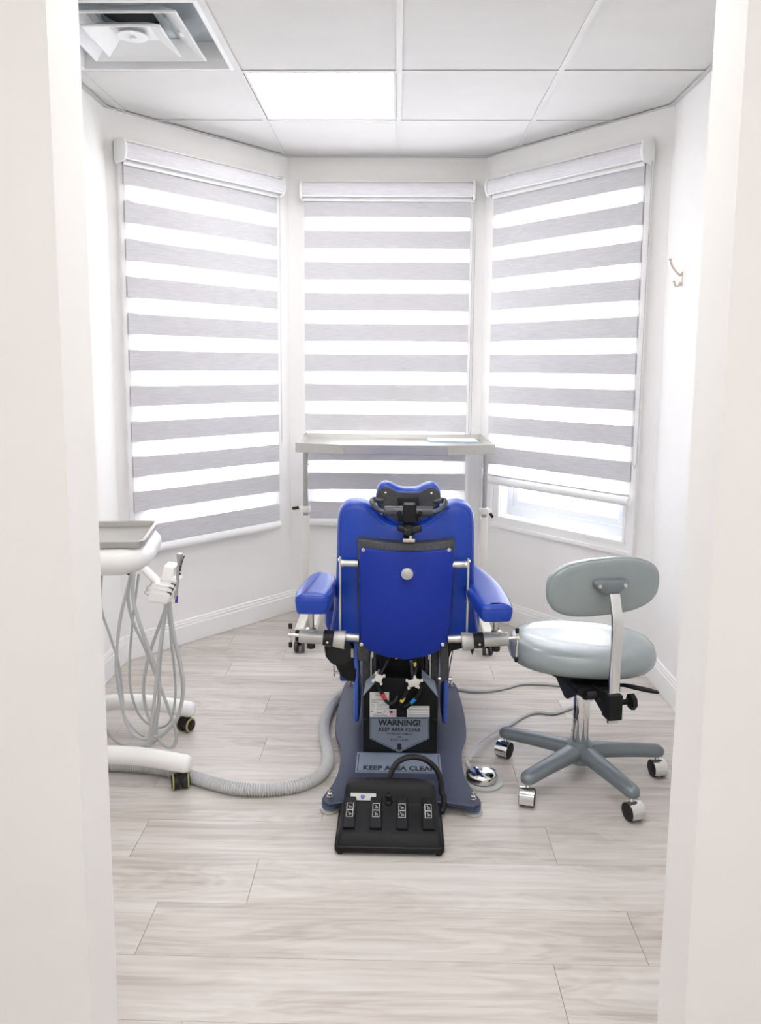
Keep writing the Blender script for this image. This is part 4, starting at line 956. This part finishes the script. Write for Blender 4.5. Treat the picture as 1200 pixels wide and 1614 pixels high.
obj('cross_rail', MB().span((-.44, 4.14, .080), (.42, 4.17, .115), .003), M_beige, tt)
# papers lying on the tray
zt = 1.0105
cor = [(677.5, 697.2), (756, 697.6), (741, 685.2), (667, 685.6)]
def sheet(name, dz, grow, m, label):
    q = [atz(x, y, zt) for x, y in cor]; ce = sum(q, Vector())/4
    pts = [(ce.x+(p.x-ce.x)*grow, ce.y+(p.y-ce.y)*grow) for p in q]
    return tag(obj(name, MB().loft(pts, [(0, dz), (0, dz+.0012)], (0, 0, zt)), m, smooth=0), label, 'paper')
sheet('paper_folder', 0, 1.0, M_paperblue, 'pale blue folder lying under the white sheet on the tray table')
q = [atz(x, y, zt) for x, y in cor]
sh = MB(); rows = []
for i in range(7):
    a = q[0].lerp(q[3], i/6); b = q[1].lerp(q[2], i/6); v_ = (i/6-.5)
    rows.append([a.lerp(b, .02+.96*j/8)+Vector((0, .012*(1-i/6), .0016+.006*max(0, (i/6-.35))**2*4*abs(j/8-.5)+.0012)) for j in range(9)])
up_ = [[p+Vector((0, 0, .0008)) for p in r] for r in rows]
sh.grid(rows); sh.grid(up_)
tag(obj('paper_sheet', sh, M_paper), 'creased white paper sheet lying on the steel tray table', 'paper')

# ================================================================== INSTRUMENT CART
ct = thing('instrument_cart', (-1.02, 2.68, 0), 'white dental instrument cart on casters with steel tray and hanging grey tubes', 'cart')
CR_ = Matrix.Rotation(R(9), 3, 'Z'); cO = Vector((-1.02, 2.675, 0))
def K(x, y, z): return cO+CR_ @ Vector((x, y, z))
ku, kv = CR_ @ Vector((1, 0, 0)), CR_ @ Vector((0, 1, 0))
obj('cart_head', MB().loft(rrect(.400, .425, .125, 8), [(.075, .708), (.045, .711), (.022, .722), (.006, .742), (0, .763), (.004, .782), (.014, .795), (.030, .800)], K(-.008, 0, 0), ku, kv), M_cartw, ct, smooth=60)
obj('release_latch', MB().loft(rrect(.030, .010, .004, 3), [(0, 0), (0, .003), (.002, .004)], K(.150, -.150, .778), (CR_ @ Vector((.62, .78, 0))), (CR_ @ Vector((-.35, .28, .89))), (CR_ @ Vector((.7, -.55, .45)))), M_tube, ct)
tr = obj('steel_tray', MB().loft(rrect(.345, .365, .035, 5), [(.02, .800), (.010, .800), (.002, .806), (0, .824), (.002, .826), (.010, .826), (.012, .824), (.014, .808), (.02, .805)], K(.0, 0, 0), ku, kv), M_steel, ct, smooth=30)
for i, (x, z) in enumerate(((-.14, .753), (-.133, .757), (-.127, .751), (-.12, .754), (-.112, .752), (-.104, .756))):
    obj('script_mark', MB().tube([K(x-.004, -.2125, z-.004), K(x-.001, -.2130, z+.005), K(x+.003, -.2130, z-.003)], .0006, 5, 3), M_inkg, ct)
obj('post', MB().cyl(K(-.15, 0, .10), K(-.15, 0, .71), .035, n=28, bev=.004), M_cartw, ct)
# base: cross beam and two bowed legs ending in casters
obj('base_beam', MB().tube([(-1.17, 2.46, .092), (-1.175, 2.60, .096), (-1.18, 2.75, .096), (-1.185, 2.91, .092)], .030, 14, 4), M_cartw, ct)
for yy, xs in ((2.475, (-1.18, -1.06, -.95, -.85, -.765, -.705, -.668)), (2.895, (-1.19, -1.10, -1.02, -.94, -.86, -.80, -.762))):
    zs = (.092, .108, .113, .110, .099, .088, .085)
    N_ = 6*6+1
    obj('base_leg', MB().tube([(x, yy, z) for x, z in zip(xs, zs)], .030, 16, 6, rf=lambda i: .030*math.sqrt(max(.08, 1-max(0, (i-(N_-6))/5.2)**2))), M_cartw, ct)
    cx_ = xs[-1]-.040; th = R(20 if yy < 2.6 else -25); ax = Vector((math.cos(th), math.sin(th), 0))
    w0 = Vector((cx_, yy, .027)); cc = obj('caster', MB().cyl((cx_, yy, .045), (cx_, yy, .068), .009, n=12).box(w0+Vector((0, 0, .012)), (.030, .046, .040), Matrix.Rotation(th, 4, 'Z'), .012), M_rubber, ct)
    for g in (-1, 1):
        obj('wheel', MB().cyl(w0+ax*g*.003, w0+ax*g*.022, .0255, n=28, bev=.003), M_rubber, cc)
        obj('wheel_tyre', MB().cyl(w0+ax*g*.0215, w0+ax*g*.0265, .027, n=28, bev=.002), M_olive, cc)
        obj('wheel_cap', MB().cyl(w0+ax*g*.026, w0+ax*g*.030, .021, n=24, bev=.002), M_rubber, cc)
for yy in (2.475, 2.895):
    cx_ = -1.20
    cc = obj('caster', MB().cyl((cx_, yy, .040), (cx_, yy, .07), .009, n=12), M_rubber, ct)
    for g in (-1, 1): obj('wheel', MB().cyl((cx_+g*.008, yy, .027), (cx_+g*.024, yy, .027), .027, n=24, bev=.003), M_rubber, cc)
# handpiece holder
HY = 2.50
def hpx(x, y, d=0): return aty(x, y, HY+d)
obj('holder_arm', MB().cyl(hpx(228, 897, .03), hpx(252, 920), .0135, n=20, bev=.003), M_cartw, ct)
def block(name, pts, y0, y1, m, bev=.006):
    P2 = [(aty(x, y, HY).x, aty(x, y, HY).z) for x, y in pts]
    return obj(name, MB().loft(P2[::-1], [(bev, -(y1-HY)), (bev*.3, -(y1-HY)+bev*.7), (0, -(y1-HY)+bev), (0, HY-y0-bev), (bev*.3, HY-y0-bev*.3), (bev, HY-y0)], (0, HY, 0), **XZ), m, ct, smooth=50)
hb = block('instrument_holder', [(249, 914), (278, 921), (279, 926), (271, 945), (265, 948.5), (238, 944.5), (235.5, 940), (246, 917)], HY-.035, HY+.03, M_cartw, .008)
block('syringe_holder', [(260, 891), (276, 894), (274, 909), (282, 914), (281, 918), (254, 911)], HY-.01, HY+.055, M_cartw, .005)
for x, y in ((273, 920.5), (269.5, 927), (266.5, 934)):
    p = aty(x, y, HY-.034); obj('holder_slot', MB().box(p, (.014, .004, .0045), Matrix.Rotation(R(20), 4, 'Y'), .0008).box(p+Vector((.006, 0, -.005)), (.004, .004, .009), Matrix.Rotation(R(20), 4, 'Y'), .0008), M_gun, hb)
for k in range(3):
    a = aty(246-k*3, 921+k*6.5, HY-.0355); b = aty(267-k*3, 925+k*6.5, HY-.0355); obj('holder_ridge', MB().tube([a, b], .0016, 6, 1), M_cartw, hb)
p = aty(243, 937, HY-.0355); obj('holder_button', MB().lathe([(.006, 0), (.006, .001), (.004, .0015)], p, (0, -1, 0), 16), M_cartw, hb)
obj('hose_hook', MB().tube([aty(239, 912, HY+.01), aty(238, 921, HY+.01), aty(233, 925, HY+.01), aty(232, 929, HY+.01), aty(236, 931, HY+.01)], .0022, 8, 5).tube([aty(234, 930, HY+.01), aty(228, 934, HY+.01), aty(236, 939, HY+.01)], .0018, 8, 4), M_tube, ct)
sy = thing('air_water_syringe', aty(277, 946, HY-.005), 'slim silver air-water syringe standing upright in the white cart holder', 'syringe')
A, B = aty(277, 944, HY-.004), aty(283, 879, HY-.004); dv = (B-A).normalized()
obj('handle', MB().lathe([(.0055, 0), (.0055, .07), (.0065, .09), (.0062, .122), (.0085, .134), (.0105, .145), (.0095, .152), (.005, .154)], A, dv, 18), M_steel, sy)
obj('lever', MB().tube([A+dv*.10+Vector((.007, -.004, 0)), A+dv*.128+Vector((.011, -.004, 0)), A+dv*.146+Vector((.0165, -.004, 0))], .0022, 8, 4), M_gun, sy)
for d_ in (.085, .098, .110): obj('button', MB().cyl(A+dv*d_+Vector((.005, -.004, 0)), A+dv*d_+Vector((.0105, -.004, 0)), .0026, n=10), M_gun, sy)
obj('colour_ring', MB().cyl(A-dv*.012+Vector((.003, 0, 0)), A+dv*.010+Vector((.003, 0, 0)), .0045, n=12), M_flagblue, sy)
# hanging tubes, each on its own slack loop
def crop(pts, d): return [aty(120+x*.2975, 800+y*.2975, d+(.006*math.sin(i*1.3))) for i, (x, y) in enumerate(pts)]
loops = [
    ([(295, 345), (268, 450), (240, 560), (220, 700), (212, 850), (224, 950), (240, 1030), (262, 1130), (300, 1195), (345, 1225), (400, 1220), (470, 1190), (535, 1110), (565, 1010), (569, 920), (548, 800), (512, 650), (490, 500)], 2.54, .0055),
    ([(290, 345), (276, 480), (300, 600), (360, 730), (420, 880), (480, 1040), (522, 1160), (530, 1230), (510, 1268), (470, 1262), (432, 1215), (426, 1150), (440, 1040), (440, 900), (455, 700), (482, 500)], 2.58, .0055),
    ([(305, 345), (302, 480), (335, 610), (392, 770), (438, 930), (436, 1050), (412, 1150), (396, 1240), (388, 1275)], 2.52, .0062),
    ([(332, 355), (312, 500), (295, 660), (282, 850), (292, 980), (330, 1090), (390, 1150), (450, 1165), (500, 1128), (525, 1010), (520, 850), (503, 700), (492, 500)], 2.62, .0042),
    ([(138, 315), (132, 420), (134, 540), (180, 680), (225, 830), (245, 1000), (256, 1100), (300, 1165), (370, 1215), (440, 1205), (510, 1160), (552, 1080), (566, 960), (546, 820), (500, 640), (484, 500)], 2.60, .0045),
    ([(60, 330), (60, 600), (90, 900), (120, 1080), (150, 1160), (185, 1212), (240, 1252), (320, 1270), (392, 1252), (470, 1195), (530, 1125), (560, 1020), (562, 920), (540, 780), (510, 620), (497, 500)], 2.64, .0055),
    ([(484, 500), (455, 590), (425, 670), (385, 790), (358, 930), (360, 1010), (372, 1075), (395, 1140), (420, 1170)], 2.57, .0055),
    ([(478, 500), (458, 640), (432, 850), (408, 1080), (392, 1190), (380, 1272)], 2.50, .0055),
]
for pts, d, r in loops:
    obj('instrument_tube', MB().tube(crop(pts, d), r, 10, 6), M_tube, ct)
obj('tube_socket', MB().cyl(aty(206, 905, 2.56), aty(206, 898, 2.56), .012, n=16), M_rubber, ct)
